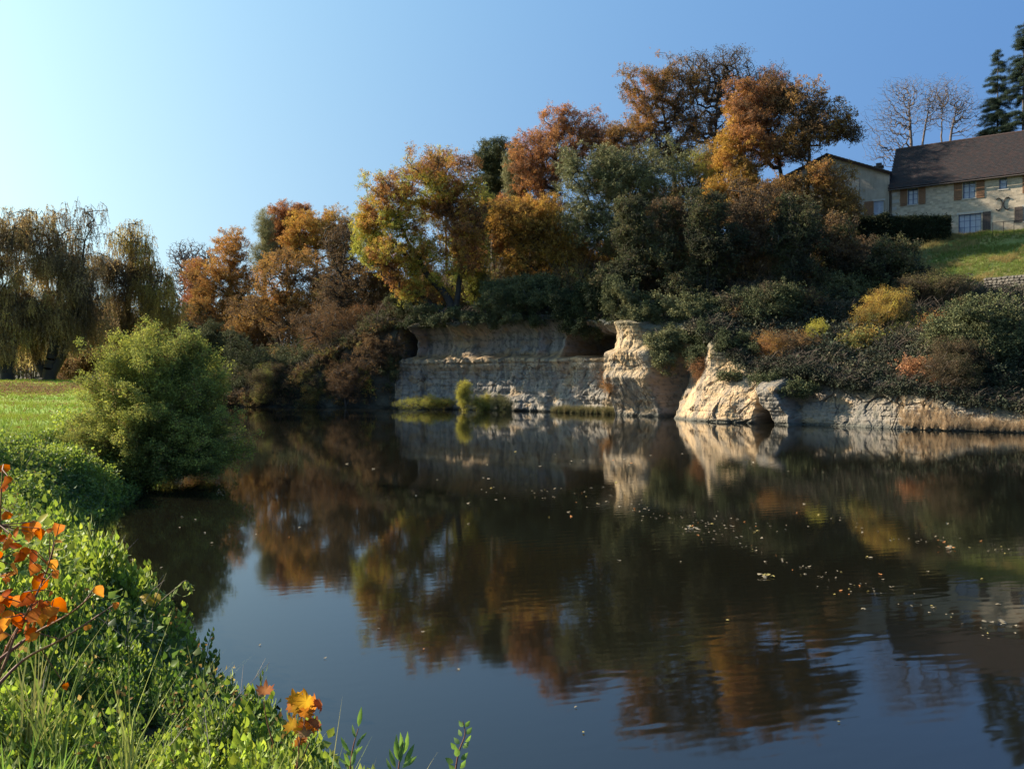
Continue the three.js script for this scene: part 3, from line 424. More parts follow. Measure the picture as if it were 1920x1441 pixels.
tree('young_tree', 'dark brush tree hiding the left part of the grass bank', 'tree', { d: 60, trunk: [[[1690, 560], [1687, 530], [1690, 495]], [[1693, 556], [1706, 535], [1716, 515]]], blobs: [[1690, 490, 40, 34], [1660, 520, 50, 36], [1720, 535, 40, 26]], n: 230, k: 6, pal: pShade, geo: G.oak2, mat: M.leaf, r0: .15, bark: M.barkDark, twigBark: M.twig, clump: 8, tight: .4, rag: .7 });
// left of the cliff
tree('oak_tree', 'rounded golden oak on the far skyline left of the leaning oak', 'oak tree', { d: 98, trunk: [[602, 640], [596, 540], [590, 430]], blobs: [[592, 432, 54, 42], [562, 468, 36, 36], [632, 460, 30, 45]], n: 260, k: 11, pal: palette([K.brown, K.ochre, K.gold, K.orange, K.gold], (u, v, n) => .55 + n - u * .35), r0: .32 });
tree('oak_tree', 'red-brown oak behind the rounded golden oak', 'oak tree', { d: 103, trunk: [[540, 640], [538, 520], [542, 410]], blobs: [[545, 405, 36, 34], [520, 440, 28, 44]], n: 170, k: 11, pal: pal.rust, r0: .3 });
tree('evergreen_tree', 'pale grey-green tree left of the red-brown oak on the skyline', 'tree', { d: 100, trunk: [[495, 640], [496, 520], [497, 430]], blobs: [[497, 432, 19, 36], [492, 480, 26, 36]], n: 110, k: 10, pal: pal.pgg, geo: G.fine, mat: M.leaf });
tree('oak_tree', 'orange-gold oak right of the willows', 'oak tree', { d: 104, trunk: [[432, 690], [430, 600], [432, 480]], blobs: [[432, 485, 42, 44], [400, 540, 48, 50], [465, 540, 42, 60], [420, 600, 60, 40]], n: 330, k: 10, pal: palette([K.brown, K.ochre, K.orange, K.gold], (u, v, n) => .5 + n + v * .25), r0: .32 });
tree('oak_tree', 'small red-leaved tree beside the right willow', 'tree', { d: 106, trunk: [[366, 690], [366, 600], [364, 510]], blobs: [[364, 520, 28, 32], [372, 575, 34, 40]], n: 150, k: 10, pal: palette([K.brown, K.rust, K.red, K.orange], (u, v, n) => .5 + n + v * .2), r0: .2 });
tree('young_tree', 'ochre thin-leaved tree by the far bank below the golden oak', 'tree', { d: 86, trunk: [[[580, 700], [562, 610], [535, 510]], [[584, 700], [590, 610], [600, 520]]], blobs: [[530, 505, 56, 44], [500, 565, 46, 46], [575, 560, 50, 56], [545, 600, 60, 40]], n: 360, k: 6, pal: palette([K.dbrown, K.brown, K.ochre, K.orange], (u, v, n) => .42 + n * 1.2 + v * .25), geo: G.oak2, r0: .2, clump: 9 });
tree('young_tree', 'dark open tree with slanting twin stems left of the cliff', 'tree', { d: 79, trunk: [[[674, 690], [660, 600], [640, 520], [605, 450]], [[676, 690], [680, 610], [670, 540], [660, 470]]], blobs: [[640, 465, 46, 52], [695, 540, 46, 56], [620, 555, 40, 46], [660, 600, 55, 40]], n: 380, k: 3, pal: pal.dbrown, geo: G.oak2, r0: .2, clump: 8, bark: M.barkDark, rmin: .02 });
tree('shrub', 'brown twiggy shrub hanging towards the water left of the cliff', 'shrub', { d: 76, trunk: [[[655, 745], [648, 690], [640, 640]], [[660, 745], [680, 690], [700, 640]], [[650, 745], [610, 690], [590, 630]]], blobs: [[600, 620, 56, 52], [655, 640, 60, 56], [700, 615, 40, 50], [640, 690, 60, 40]], n: 420, k: 4, pal: palette([K.dbrown, K.brown, K.rust], (u, v, n) => .4 + n), geo: G.fine2, r0: .12, clump: 9, base: 1.2 });
tree('young_tree', 'brown-orange tree on the far bank between the red tree and the ochre tree', 'tree', { d: 93, trunk: [[[470, 700], [468, 640], [476, 580]], [[476, 700], [500, 640], [506, 600]]], blobs: [[474, 590, 46, 44], [440, 640, 40, 36], [510, 640, 40, 34]], n: 240, k: 7, pal: pal.brown, geo: G.oak2, r0: .16 });
tree('evergreen_tree', 'dark evergreen at the far bank just right of the right willow', 'evergreen tree', { d: 92, trunk: [[402, 720], [400, 680], [398, 640]], blobs: [[398, 660, 44, 40], [350, 650, 30, 44]], n: 170, k: 12, pal: pal.dg, geo: G.ivy, mat: M.evergreen, r0: .16 });
tree('young_tree', 'brown thin tree behind the twin-stemmed dark tree', 'tree', { d: 88, trunk: [[[618, 680], [616, 600], [612, 530]], [[624, 680], [650, 600], [660, 540]]], blobs: [[612, 530, 44, 44], [655, 535, 36, 40], [640, 590, 46, 34]], n: 230, k: 6, pal: pal.dbrown, geo: G.oak2, r0: .16 });
for (const [x, y, rx, ry, p, label, g, dd] of [
  [500, 722, 34, 24, palette([K.dg, K.dbrown, K.olive, K.yg], (u, v, n) => .4 + n * 1.4), 'small yellow-olive shrub at the far waterline nearest the big bush', G.fine],
  [590, 715, 32, 38, palette([K.dbrown, K.olive, K.ochre, K.yg], (u, v, n) => .4 + n * 1.5), 'yellow-olive shrub at the far waterline under the ochre tree', G.fine],
  [700, 705, 48, 45, palette([K.brown, K.ochre, K.yg, K.orange], (u, v, n) => .5 + n), 'rusty yellow shrub at the left foot of the cliff', G.oak2],
  [545, 690, 60, 50, pal.dg, 'dark evergreen shrub on the far bank between two yellow shrubs', G.ivy, 3],
  [460, 690, 50, 60, pal.dg, 'dark evergreen shrub on the far bank behind the big bush', G.ivy, 4],
  [730, 640, 28, 46, pal.dg, 'dark ivy shrub on the left shoulder of the cliff', G.ivy, 1],
]) tree('shrub', label, 'shrub', { d: 73 + (dd ?? 0), trunk: [[[x, y + ry + 6], [x - 4, y + ry * .3], [x, y - ry * .3]], [[x + 4, y + ry + 6], [x + rx * .4, y + ry * .2], [x + rx * .5, y - ry * .2]]], blobs: [[x, y, rx, ry]], n: 120, k: 12, pal: p, geo: g, mat: p === pal.dg ? M.evergreen : M.leaf, r0: .08, cs: .26, sp: .5, rag: .7, nm: 1.6, base: .9 + (y < 660 ? 4 : 0) });
// far bare trees over the willows' right shoulder
for (const [x, l, hgt] of [[345, 'distant bare tree, left of the two above the red tree', 445], [385, 'distant bare tree, right of the two above the red tree', 455]])
  tree('bare_tree', l, 'bare tree', { d: 150, trunk: [[x, 640], [x, 560], [x, 490]], blobs: [[x, hgt + 40, 30, 38], [x, hgt + 80, 28, 40]], n: 700, k: 0, pal: null, r0: .22, bark: M.barkPale, rmin: .02, tight: .1, rag: .4 });
// bare trees and conifers behind the house
tree('bare_tree', 'bare pale tree with broad fan crown behind the junction of the roofs', 'bare tree', { d: 98, base: 17, trunk: [[[1712, 330], [1708, 250], [1704, 190]], [[1710, 300], [1735, 240], [1745, 190]]], blobs: [[1706, 195, 52, 50], [1668, 235, 40, 45], [1745, 195, 36, 42], [1700, 165, 40, 22], [1660, 280, 36, 26]], n: 1100, k: 0, r0: .26, bark: M.barkFan, rmin: .007, tight: .05 });
tree('bare_tree', 'bare pale tree leaning right behind the main roof, near the conifers', 'bare tree', { d: 99, base: 17, trunk: [[[1768, 330], [1784, 250], [1796, 200]], [[1764, 320], [1766, 250], [1768, 190]]], blobs: [[1785, 195, 42, 44], [1812, 220, 32, 44], [1762, 190, 26, 40]], n: 760, k: 0, r0: .22, bark: M.barkFan, rmin: .007, tight: .05 });
function conifer(label, px, top, bot, w, d) {
  const base = at(px, bot, d); base.y = 17; const tp = at(px, top, d), H = tp.y - base.y, r = RNG(px), T = thing('conifer', label, 'conifer', base), tr = new MB(), br = new MB(), list = [], R = w * d / F;
  tr.chain(Array.from({ length: 9 }, (_, k) => V(0, H * k / 8, 0)), (t) => lerp(.24, .02, t), 7);
  for (let k = 0; k < 210; k++) {
    const t = Math.pow(r(), .8) * .92 + .07, L = R * (1.08 - t) * (.55 + .6 * r()) + .25, a = r() * 6.283, y = H * t, dir = V(Math.cos(a), 0, Math.sin(a)), pts = [];
    for (let q = 0; q <= 4; q++) { const f = q / 4; pts.push(V(dir.x * L * f, y + L * (.22 * f - .36 * f * f), dir.z * L * f)); }
    br.chain(pts, (f) => lerp(.035, .01, f), 3);
    for (let q = 0; q < L * 16; q++) { const f = .2 + .8 * r(), i = Math.min(3, Math.floor(f * 4)), p = pts[i].clone().lerp(pts[i + 1], f * 4 - i).add(V(gs(r) * .16, gs(r) * .07 - .05, gs(r) * .16)); list.push({ p, q: yawQ(r() * 6.3, .5 * r(), r() * 6.3), s: .34 + .25 * r(), c: C(.035, .052, .03).multiplyScalar(.7 + .7 * r()) }); }
  }
  mesh('trunk', tr.geo(), M.bark, T); mesh('branches', br.geo(), M.bark, T, 'stuff'); inst('crown', G.needle, M.evergreen, list, T);
}
conifer('smaller dark conifer behind the main roof, left of the taller one', 1870, 92, 330, 74, 97);
conifer('tallest dark conifer behind the house at the right edge of the photo', 1918, 40, 330, 92, 94);

// woodland that closes the gaps behind the trees on the hill
{
  const r = RNG(77), wood = new MB(), list = [], pl = palette([K.dbrown, K.brown, K.eg, K.dg, K.ochre], (u, v, n) => .45 + n * 1.2);
  for (let k = 0; k < 200; k++) {
    const px = k < 70 ? -140 + 560 * r() : 340 + 980 * r(), d = (k < 70 ? 104 : 98) + 26 * r(), b = at(px, 600, d), y = hillY(b.x, b.z), H = lerp(7, 8.5, ss(500, 1000, px)) * (.7 + .5 * r()), lean = gs(r) * .6;
    wood.chain([V(b.x, y - .3, b.z), V(b.x + lean * .4, y + H * .5, b.z), V(b.x + lean, y + H, b.z)], (t) => lerp(.16, .03, t), 4);
    for (let q = 0; q < 90; q++) { const h = .25 + .8 * Math.pow(r(), .8), p = V(b.x + lean * h + gs(r) * 1.5, y + H * h + gs(r) * .5, b.z + gs(r) * 1.5); list.push({ p, q: randQ(r), s: .5 + .35 * r(), c: pl(0, 0, fbm(p.x * .3, p.y * .3, p.z * .3, 2), r) }); }
  }
  const T = thing('woodland', 'dark mixed woodland filling the hill behind the cliff-top oaks', 'woodland'); T.userData.kind = 'stuff';
  mesh('trunks', wood.geo(), M.bark, T, 'stuff'); inst('foliage', G.oak, M.leaf, list, T);
}

// ------------------------------------------------------------------ weeping willows on the lawn
function strandGeo(seed, withes, n) {   // a few withes that arch out and hang, about 1 unit long, with narrow leaves
  const r = RNG(seed), parts = [], lf = leafGeo(.085, .012, RH, .2, .2);
  for (let w = 0; w < withes; w++) {
    const a = r() * 6.283, out = .12 + .3 * r(), L = .6 + .5 * r(), o = V(gs(r) * .12, gs(r) * .1, gs(r) * .12), pos = (t) => V(Math.cos(a) * out * Math.pow(t, .6), L * (.16 * Math.sin(Math.min(1, t * 2.2) * Math.PI) - t), Math.sin(a) * out * Math.pow(t, .6)).add(o);
    const mb = new MB(); mb.chain(Array.from({ length: 6 }, (_, k) => pos(k / 5)), () => .004, 3); parts.push(tint(mb.geo(), [.7, .6, .5]));
    for (let k = 0; k < n; k++) { const t = .05 + .95 * r(), q = new THREE.Quaternion().setFromEuler(new THREE.Euler(Math.PI + gs(r) * .8, r() * 6.3, gs(r) * .8)), j = .6 + .8 * r(); parts.push(tint(placeG(lf, pos(t).add(V(gs(r) * .025, 0, gs(r) * .025)), q, .7 + .7 * r()), [j, j, j])); }
  }
  return mergeGeometries(parts);
}
const strands = [strandGeo(21, 6, 22)], bareStrand = strandGeo(23, 7, 2);
const pWil = palette([[.12, .085, .045], [.25, .18, .09], [.4, .29, .12], [.44, .36, .12]], (u, v, n) => .42 + n * 1.4 - v * .1), pWilG = palette([[.1, .07, .035], [.26, .18, .07], [.42, .32, .08], [.5, .36, .08]], (u, v, n) => .42 + n * 1.2 + u * .35);
const WIL = { left: true, geo: strands[0], mat: M.withe, hang: true, cs: 1.25, sp: .4, bark: M.barkDark, twigBark: M.bark, tight: .3, nm: 1, depth: .9 };
tree('weeping_willow', 'middle weeping willow with forked trunk on the lawn', 'weeping willow', { ...WIL, seed: 31, d: 62, r0: .5, n: 900, k: 2.3, pal: pWil, trunk: [[[88, 722], [98, 660], [112, 560], [108, 440]], [[86, 716], [60, 650], [36, 570], [30, 470]], [[92, 712], [128, 640], [150, 540], [158, 450]]], blobs: [[95, 490, 88, 56], [60, 570, 70, 60], [150, 560, 58, 66], [95, 600, 90, 50], [110, 412, 84, 40, 0, .3], [40, 430, 54, 40, 0, .3], [95, 640, 92, 20, 0, .7]] });
tree('weeping_willow', 'right weeping willow, yellow-green on its right side, behind the big bush', 'weeping willow', { ...WIL, seed: 32, d: 68, r0: .42, n: 700, k: 2.5, pal: pWilG, trunk: [[[236, 715], [236, 640], [242, 540], [245, 440]], [[240, 700], [270, 620], [290, 530]]], blobs: [[245, 505, 68, 52], [240, 580, 60, 60], [300, 560, 42, 62], [310, 630, 26, 40], [248, 436, 50, 30, 0, .35], [200, 600, 44, 50]] });
tree('weeping_willow', 'leftmost weeping willow at the edge of the photo, by the lawn', 'weeping willow', { ...WIL, seed: 33, d: 60, r0: .45, n: 540, k: 2.3, pal: pWil, trunk: [[[12, 722], [4, 660], [-25, 560], [-35, 450]], [[14, 716], [26, 640], [30, 540]]], blobs: [[-30, 510, 70, 70], [10, 590, 50, 60], [-10, 425, 64, 44, 0, .3], [-60, 600, 60, 60]] });
tree('young_tree', 'reddish-brown shrubby tree between the willows and the big bush', 'tree', { d: 70, left: true, trunk: [[160, 716], [160, 680], [156, 640]], blobs: [[160, 670, 34, 34], [130, 690, 24, 20]], n: 110, k: 8, pal: palette([K.dbrown, K.brown, K.rust], (u, v, n) => .4 + n), geo: G.oak2, r0: .1, base: 1.9 });
// ------------------------------------------------------------------ the big bush on the near bank
{
  const r = RNG(41), d = 22.5, x0 = 300, base = at(x0, 880, d); base.y = .35; const T = thing('willow_bush', 'large rounded green bush leaning over the water from the lawn', 'bush', base), off = base.clone().negate(), st = new MB(), list = [];
  const m = d / F, R = 163 * m;
  for (let k = 0; k < 620; k++) {
    const a = r() * 6.283, cz = Math.pow(r(), .8), sr = Math.pow(1 - Math.pow(cz, 1.5) * .97, .5) * (.8 + .2 * ss(0, .25, cz)), lobe = 1 + .24 * ns(Math.cos(a) * 1.7 + 4, cz * 2.4, Math.sin(a) * 1.7) + .2 * ns(Math.cos(a) * 5, cz * 6, Math.sin(a) * 5), w = (.72 + .3 * r()) * lobe;
    const tip = V(Math.cos(a) * sr * R * w, -.1 + cz * 4.1 * w, Math.sin(a) * sr * R * w * .95), s = V(gs(r) * .25, 0, gs(r) * .25), ctl = V(tip.x * .3, tip.y * .62, tip.z * .3), cv = new THREE.QuadraticBezierCurve3(s, ctl, tip), pts = cv.getPoints(6);
    st.chain(pts, (t) => lerp(.03, .006, t), 3);
    const dir = cv.getTangent(1), n = 44;
    for (let q = 0; q < n; q++) { const f = 1 - Math.pow(r(), 1.5) * .62, p = cv.getPoint(f).add(V(gs(r), gs(r), gs(r)).multiplyScalar(.2)); if (q < 3) p.copy(tip).addScaledVector(dir, .02 + .14 * r()).add(V(gs(r) * .06, gs(r) * .06, gs(r) * .06)); const nn = ns(p.x * .7, p.y * .7, p.z * .7); list.push({ p, q: randQ(r), s: .135 + .075 * r(), c: C(.17, .19, .045).lerp(C(.5, .49, .09), clamp(.45 + nn * .6 + (r() - .5) * .7 - (p.x > 0 ? .1 : 0))).lerp(C(.2, .12, .05), r() < .07 ? .8 : 0) }); }
  }
  mesh('stems', st.geo(), M.bark, T, 'stuff'); inst('crown', G.bush, M.leaf, list, T);
}

// ------------------------------------------------------------------ shrubs on the right-hand slope and the ivy
function shrub(label, x, y, rx, ry, d, p, o = {}) {
  return tree(o.name ?? 'shrub', label, o.cat ?? 'shrub', { d, trunk: [[[x, y + ry + 4], [x - rx * .1, y + ry * .4], [x - rx * .2, y - ry * .2]], [[x + 3, y + ry + 4], [x + rx * .3, y + ry * .3], [x + rx * .45, y - ry * .2]]], blobs: o.blobs ?? [[x, y, rx, ry]], n: o.n ?? 110, k: o.k ?? 11, pal: p, geo: o.geo ?? G.fine, mat: o.mat ?? M.leaf, r0: .07, cs: o.cs ?? .24, sp: o.sp ?? .5, base: at(x, y + ry + 6, d).y, clump: 10, seed: o.seed, rmin: .01, nm: 1.9, tight: .25 });
}
shrub('orange-brown bush jutting over the leaning rock column', 1470, 655, 50, 44, 52, palette([K.dbrown, K.brown, K.ochre, K.rust], (u, v, n) => .5 + n * 1.4), { geo: G.fine2, n: 170, k: 6, sp: .45 });
shrub('yellow-topped bush in the middle of the right-hand slope', 1665, 585, 52, 40, 53, palette([K.eg, K.olive, K.ochre, K.yel], (u, v, n) => .45 + n * 1.6 - u * .3), { geo: G.fine, n: 150, k: 8, sp: .5 });
shrub('olive bush below the yellow-topped bush', 1720, 630, 60, 36, 52, pal.olive, { n: 150, k: 9 });
shrub('small yellow sprig bush right of the orange-brown bush', 1533, 625, 14, 22, 53, pal.yel, { n: 40, k: 9 });
shrub('yellowish trailing bush between the sprig bush and the olive bush', 1610, 650, 32, 40, 51, palette([K.eg, K.olive, K.ochre, K.yel], (u, v, n) => .5 + n), { geo: G.oak2, n: 100, k: 7 });
shrub('reddish thorny bush at the right of the olive bush', 1750, 620, 26, 28, 51, palette([K.brown, K.rust, K.ochre], (u, v, n) => .5 + n), { geo: G.sparse, n: 110, k: 5 });
shrub('pinkish-brown dry bush above the pale low rock', 1725, 710, 40, 34, 46, palette([K.brown, K.rust, [.3, .18, .12]], (u, v, n) => .5 + n), { geo: G.oak2, n: 130, k: 7 });
shrub('bright lime-green bush under the orange oak', 1372, 468, 46, 26, 69, pal.lime, { n: 140, k: 10, geo: G.oak });
shrub('small lime-green bush left of the bright lime-green one', 1310, 445, 32, 24, 71, pal.lime, { n: 90, k: 9, geo: G.oak });
shrub('pale green bush low beside the tall oak trunks', 1245, 485, 40, 22, 70, palette([K.eg, K.olive, K.lime], (u, v, n) => .5 + n), { n: 100, k: 9, geo: G.oak });
shrub('grey-brown twiggy bush behind the lime-green bushes', 1400, 410, 55, 30, 73, pal.dbrown, { n: 160, k: 6, geo: G.oak2 });
shrub('dark leafy bush at the right edge above the dry grass', 1860, 640, 80, 70, 46, pal.dg, { n: 330, k: 10, geo: G.ivy, mat: M.evergreen, cs: .26 });
shrub('dark thicket above the right end of the low rock', 1800, 700, 60, 50, 45, palette([K.dg, K.dbrown, K.eg], (u, v, n) => .5 + n), { n: 230, k: 9, geo: G.fine, cs: .26 });
shrub('dark green bush between the hedge and the yellow-topped bush', 1580, 545, 70, 34, 60, pal.dg, { n: 200, k: 10, geo: G.ivy, mat: M.evergreen, cs: .3 });
shrub('olive-brown bush under the grass bank', 1760, 545, 70, 32, 56, palette([K.dg, K.dbrown, K.olive], (u, v, n) => .45 + n), { n: 200, k: 9, geo: G.fine, cs: .27 });
shrub('grey-brown scrub below the low brown-leaved tree', 1480, 500, 70, 40, 66, palette([K.dbrown, K.brown, K.eg], (u, v, n) => .45 + n), { n: 230, k: 8, geo: G.oak2, cs: .3 });
shrub('dark scrub above the orange-brown bush', 1430, 580, 70, 50, 57, palette([K.dg, K.eg, K.dbrown], (u, v, n) => .45 + n), { n: 260, k: 10, geo: G.ivy, mat: M.evergreen, cs: .27 });
shrub('rusty tuft on the face of the bright buttress', 1318, 690, 18, 18, 54, palette([K.rust, K.brown], (u, v, n) => .5 + n), { n: 50, k: 6, geo: G.fine2 });
shrub('dry orange tuft at the left edge of the overhanging buttress', 1142, 715, 12, 20, 58.5, palette([K.rust, K.ochre], (u, v, n) => .5 + n), { n: 40, k: 7, geo: G.fine2, cs: .18 });
const pTwig = palette([K.dbrown, K.brown, K.ochre], (u, v, n) => .4 + n * 1.2);
shrub('brown twiggy shrub low at the water, left of the rusty yellow shrub', 648, 712, 44, 42, 71.5, pTwig, { geo: G.fine2, n: 220, k: 4, sp: .4 });
shrub('brown leafy shrub leaning on the left shoulder of the cliff', 716, 655, 40, 34, 71, palette([K.dbrown, K.brown, K.olive], (u, v, n) => .45 + n * 1.2), { geo: G.oak2, n: 200, k: 6, sp: .4 });
shrub('grey-brown leafless shrub in the shade under the lime-green bush', 1330, 555, 60, 30, 62, pTwig, { geo: G.sparse, n: 260, k: 4, sp: .4 });
shrub('ochre shrub on the dark slope above the orange-brown bush', 1500, 575, 46, 30, 58, palette([K.dbrown, K.brown, K.olive, K.ochre], (u, v, n) => .45 + n * 1.2), { geo: G.oak2, n: 200, k: 6, sp: .4 });
shrub('brown scrub just under the dark trimmed hedge', 1610, 480, 60, 26, 68, palette([K.dg, K.dbrown, K.brown], (u, v, n) => .45 + n * 1.2), { geo: G.oak2, n: 200, k: 7, sp: .4 });
shrub('rust-tinged bramble on the right slope, far right of the olive bush', 1830, 590, 40, 26, 51, palette([K.dg, K.brown, K.rust], (u, v, n) => .4 + n * 1.3), { geo: G.oak2, n: 140, k: 6, sp: .4 });
// along the cliff foot
shrub('low green growth along the left foot of the cliff', 805, 756, 46, 11, 68, pal.olive, { n: 120, k: 9, cs: .17, sp: .32 });
shrub('slim yellow shrub standing at the foot of the cliff', 868, 738, 12, 30, 65.5, pal.yel, { n: 60, k: 9, cs: .18, sp: .32 });
shrub('olive shrub at the cliff foot just right of the slim yellow one', 905, 756, 24, 16, 65.5, pal.olive, { n: 70, k: 9, cs: .18, sp: .32 });
shrub('pale olive shrub at the cliff foot, second right of the slim yellow one', 940, 758, 26, 16, 65, palette([K.eg, K.gg, K.olive], (u, v, n) => .5 + n), { n: 80, k: 9, cs: .18, sp: .32 });
{ // ivy hanging over the right half of the cliff
  const mk = (label, pts, seed, den, pl, sc) => {
    const r = RNG(seed), list = [], b = at(pts[0][0], pts[0][1], pts[0][4]), T = thing('ivy', label, 'ivy', b), st = new MB();
    for (const [x, y, rx, ry, d, dz = 1] of pts) { const n = rx * ry * den, cs = Array.from({ length: Math.ceil(n / 26) }, () => { const e = V(gs(r), gs(r), gs(r)).normalize().multiplyScalar(.25 + .75 * r()); return e; });
      for (let k = 0; k < n; k++) { const e = cs[k % cs.length], p = at(x + e.x * rx, y - e.y * ry, d); p.z += e.z * dz; p.add(V(gs(r) * .34, gs(r) * .3 - .1 * r(), gs(r) * .34)).sub(b); list.push({ p, q: randQ(r), s: sc * (.7 + .6 * r()), c: pl(e.x, e.y, fbm(p.x * .5, p.y * .5, p.z * .5, 2), r) }); }
      for (let k = 0; k < 8; k++) { const p = at(x + gs(r) * rx * .6, y - ry * .6, d + .4).sub(b), q = at(x + gs(r) * rx * .6, y + ry * .8, d - .2).sub(b); st.chain([p, p.clone().lerp(q, .5).add(V(gs(r) * .3, 0, .2)), q], (t) => lerp(.04, .012, t), 3); } }
    mesh('vines', st.geo(), M.bark, T, 'stuff'); inst('foliage', G.ivy, M.evergreen, list, T);
  };
  mk('grey-green ivy curtain hanging over the overhanging buttress', [[1165, 560, 45, 46, 59.5, 1.6], [1215, 590, 52, 46, 58.2, 1.4], [1262, 640, 44, 40, 56.4, 1.2], [1290, 590, 60, 50, 58, 1.8], [1250, 680, 24, 20, 55.5, .6], [1232, 640, 32, 34, 56.6, .8], [1190, 610, 20, 18, 58, .5]], 51, .62, palette([K.dg, K.eg, K.gg, K.pgg], (u, v, n) => .5 + n), .24);
  mk('dark ivy over the top of the bright buttress', [[1330, 640, 50, 44, 55, 1.6], [1380, 660, 46, 44, 53, 1.5], [1350, 580, 60, 46, 58, 2], [1302, 676, 20, 24, 54.3, .5], [1395, 704, 46, 20, 51.6, .6], [1440, 712, 34, 16, 49.6, .6], [1500, 726, 46, 14, 48, .6], [1360, 690, 20, 14, 53, .4]], 52, .5, palette([K.dg, K.eg, K.gg], (u, v, n) => .42 + n), .24);
  mk('dark ivy fringe over the cave mouth', [[1080, 570, 60, 34, 64, 1.6], [1120, 555, 40, 44, 63, 1.6], [1110, 606, 52, 24, 62.6, .8], [1075, 600, 30, 22, 63.4, .8]], 53, .85, palette([[.018, .025, .012], K.dg, K.eg], (u, v, n) => .4 + n), .26);
  mk('sage-green ivy tufts along the left half of the cliff top', [[790, 585, 34, 20, 68.5, 1], [845, 585, 36, 16, 67.4, 1], [770, 600, 14, 14, 68.6, .6], [930, 570, 44, 36, 65.8, 1.2], [820, 598, 30, 12, 67, .6], [880, 598, 20, 14, 66, .5], [960, 596, 24, 12, 65, .5], [990, 560, 50, 34, 66, 1.4], [920, 605, 9, 14, 65.6, .4], [1010, 600, 26, 12, 65, .6]], 54, .62, palette([K.dg, K.eg, K.gg], (u, v, n) => .5 + n), .24);
  mk('ivy cover in the dark hollow at the left end of the cliff', [[735, 690, 22, 50, 71, 1], [760, 560, 40, 30, 72, 2]], 55, .6, pal.dg, .24);
}
// thickets: mounds of leaves on the slopes
function thicket(name, label, cat, seed, regions, geo, mat) {
  const r = RNG(seed), list = [], tw = new MB();
  for (const [px0, px1, t0, t1, n, R0, R1, hs, p, dens = 58] of regions) {
    const bs = BS.filter((b) => b.cp > 2.2 && b.px > px0 && b.px < px1); let made = 0, tries = 0;
    while (made < n && tries++ < n * 6) {
      const b = bs[Math.floor(r() * bs.length)], t = lerp(t0, t1, Math.pow(r(), .9)), x = b.x - b.nx * t, z = b.z - b.nz * t; if (isTerrace(x, z) > .3) continue; made++;
      const y = t < 0 ? r() * prof(b.cp, 0) * .9 : hillAt(b.cp, t, x, z), R = lerp(R0, R1, r()), hue = gs(r) * .34;
      for (let k = 0; k < dens * R * R; k++) {
        const e = V(gs(r), Math.abs(gs(r)) * .9 + .02, gs(r)).normalize(), lob = 1 + .3 * ns(e.x * 2 + x, e.y * 2, e.z * 2 + z), q = e.multiplyScalar(R * lob * (.62 + .42 * r()));
        const P = V(x + q.x, y + q.y * hs - .1, z + q.z); list.push({ p: P, q: randQ(r), s: (.2 + .16 * r()) * (R > 1.3 ? 1.15 : 1), c: p(0, 0, hue + .7 * fbm(P.x * .5, P.y * .5, P.z * .5, 2), r) });
      }
      for (let k = 0; k < 9; k++) { const a = r() * 6.28, f = .4 + .7 * r(), q = V(x + Math.cos(a) * R * f, y + R * hs * (.75 + .65 * r()), z + Math.sin(a) * R * f), m = V(lerp(x, q.x, .35), lerp(y, q.y, .6), lerp(z, q.z, .35)); tw.tube(V(x, y - .1, z), m, .028, .018, 3); tw.tube(m, q, .018, .006, 3); tw.tube(m.clone().lerp(q, .4), q.clone().add(V(gs(r) * .4, .1 * gs(r), gs(r) * .4)), .012, .005, 3); }
    }
  }
  const T = thing(name, label, cat); T.userData.kind = 'stuff'; mesh('stems', tw.geo(), M.twig, T, 'stuff'); inst('foliage', geo, mat, list, T);
}
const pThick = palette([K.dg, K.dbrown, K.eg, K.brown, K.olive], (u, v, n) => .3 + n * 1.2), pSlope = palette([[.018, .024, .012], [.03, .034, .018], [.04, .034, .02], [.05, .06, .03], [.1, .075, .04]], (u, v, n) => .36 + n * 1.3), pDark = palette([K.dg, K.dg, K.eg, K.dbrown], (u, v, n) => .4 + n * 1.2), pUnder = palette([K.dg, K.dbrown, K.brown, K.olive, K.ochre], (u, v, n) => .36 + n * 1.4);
thicket('bank_thicket', 'dark thicket on the far bank between the willows and the cliff', 'thicket', 301, [[300, 742, -.4, .4, 130, .6, 1.2, 1, pUnder], [748, 1165, .02, .5, 40, .35, .75, .8, pDark], [330, 748, .5, 6, 110, .9, 1.8, 1.1, pThick], [360, 760, 5, 22, 100, 1.4, 2.8, 1.3, pUnder, 40]], G.oak2, M.leaf);
thicket('cliff_top_thicket', 'dark green and brown understorey among the trunks above the cliff', 'thicket', 302, [[748, 1140, .6, 3, 60, .6, 1.15, .9, pDark], [700, 1060, 3.5, 17, 100, 1.3, 2.6, 1.5, pUnder, 44], [1060, 1340, 3, 17, 70, .8, 1.5, 1.1, pUnder, 50], [1200, 1660, 8, 20, 40, .7, 1.2, 1, pDark, 50]], G.oak, M.leaf);
thicket('slope_thicket', 'dark bramble and ivy thicket on the slope below the house', 'thicket', 303, [[1130, 1640, 1.5, 20, 170, .5, 1.2, .9, pSlope], [1600, 2150, 1.5, 20, 170, .7, 1.6, 1, pSlope], [1285, 2100, .1, 2, 110, .45, 1.0, .8, pSlope], [1290, 2100, .01, .35, 120, .3, .65, .8, pSlope]], G.ivy, M.evergreen);
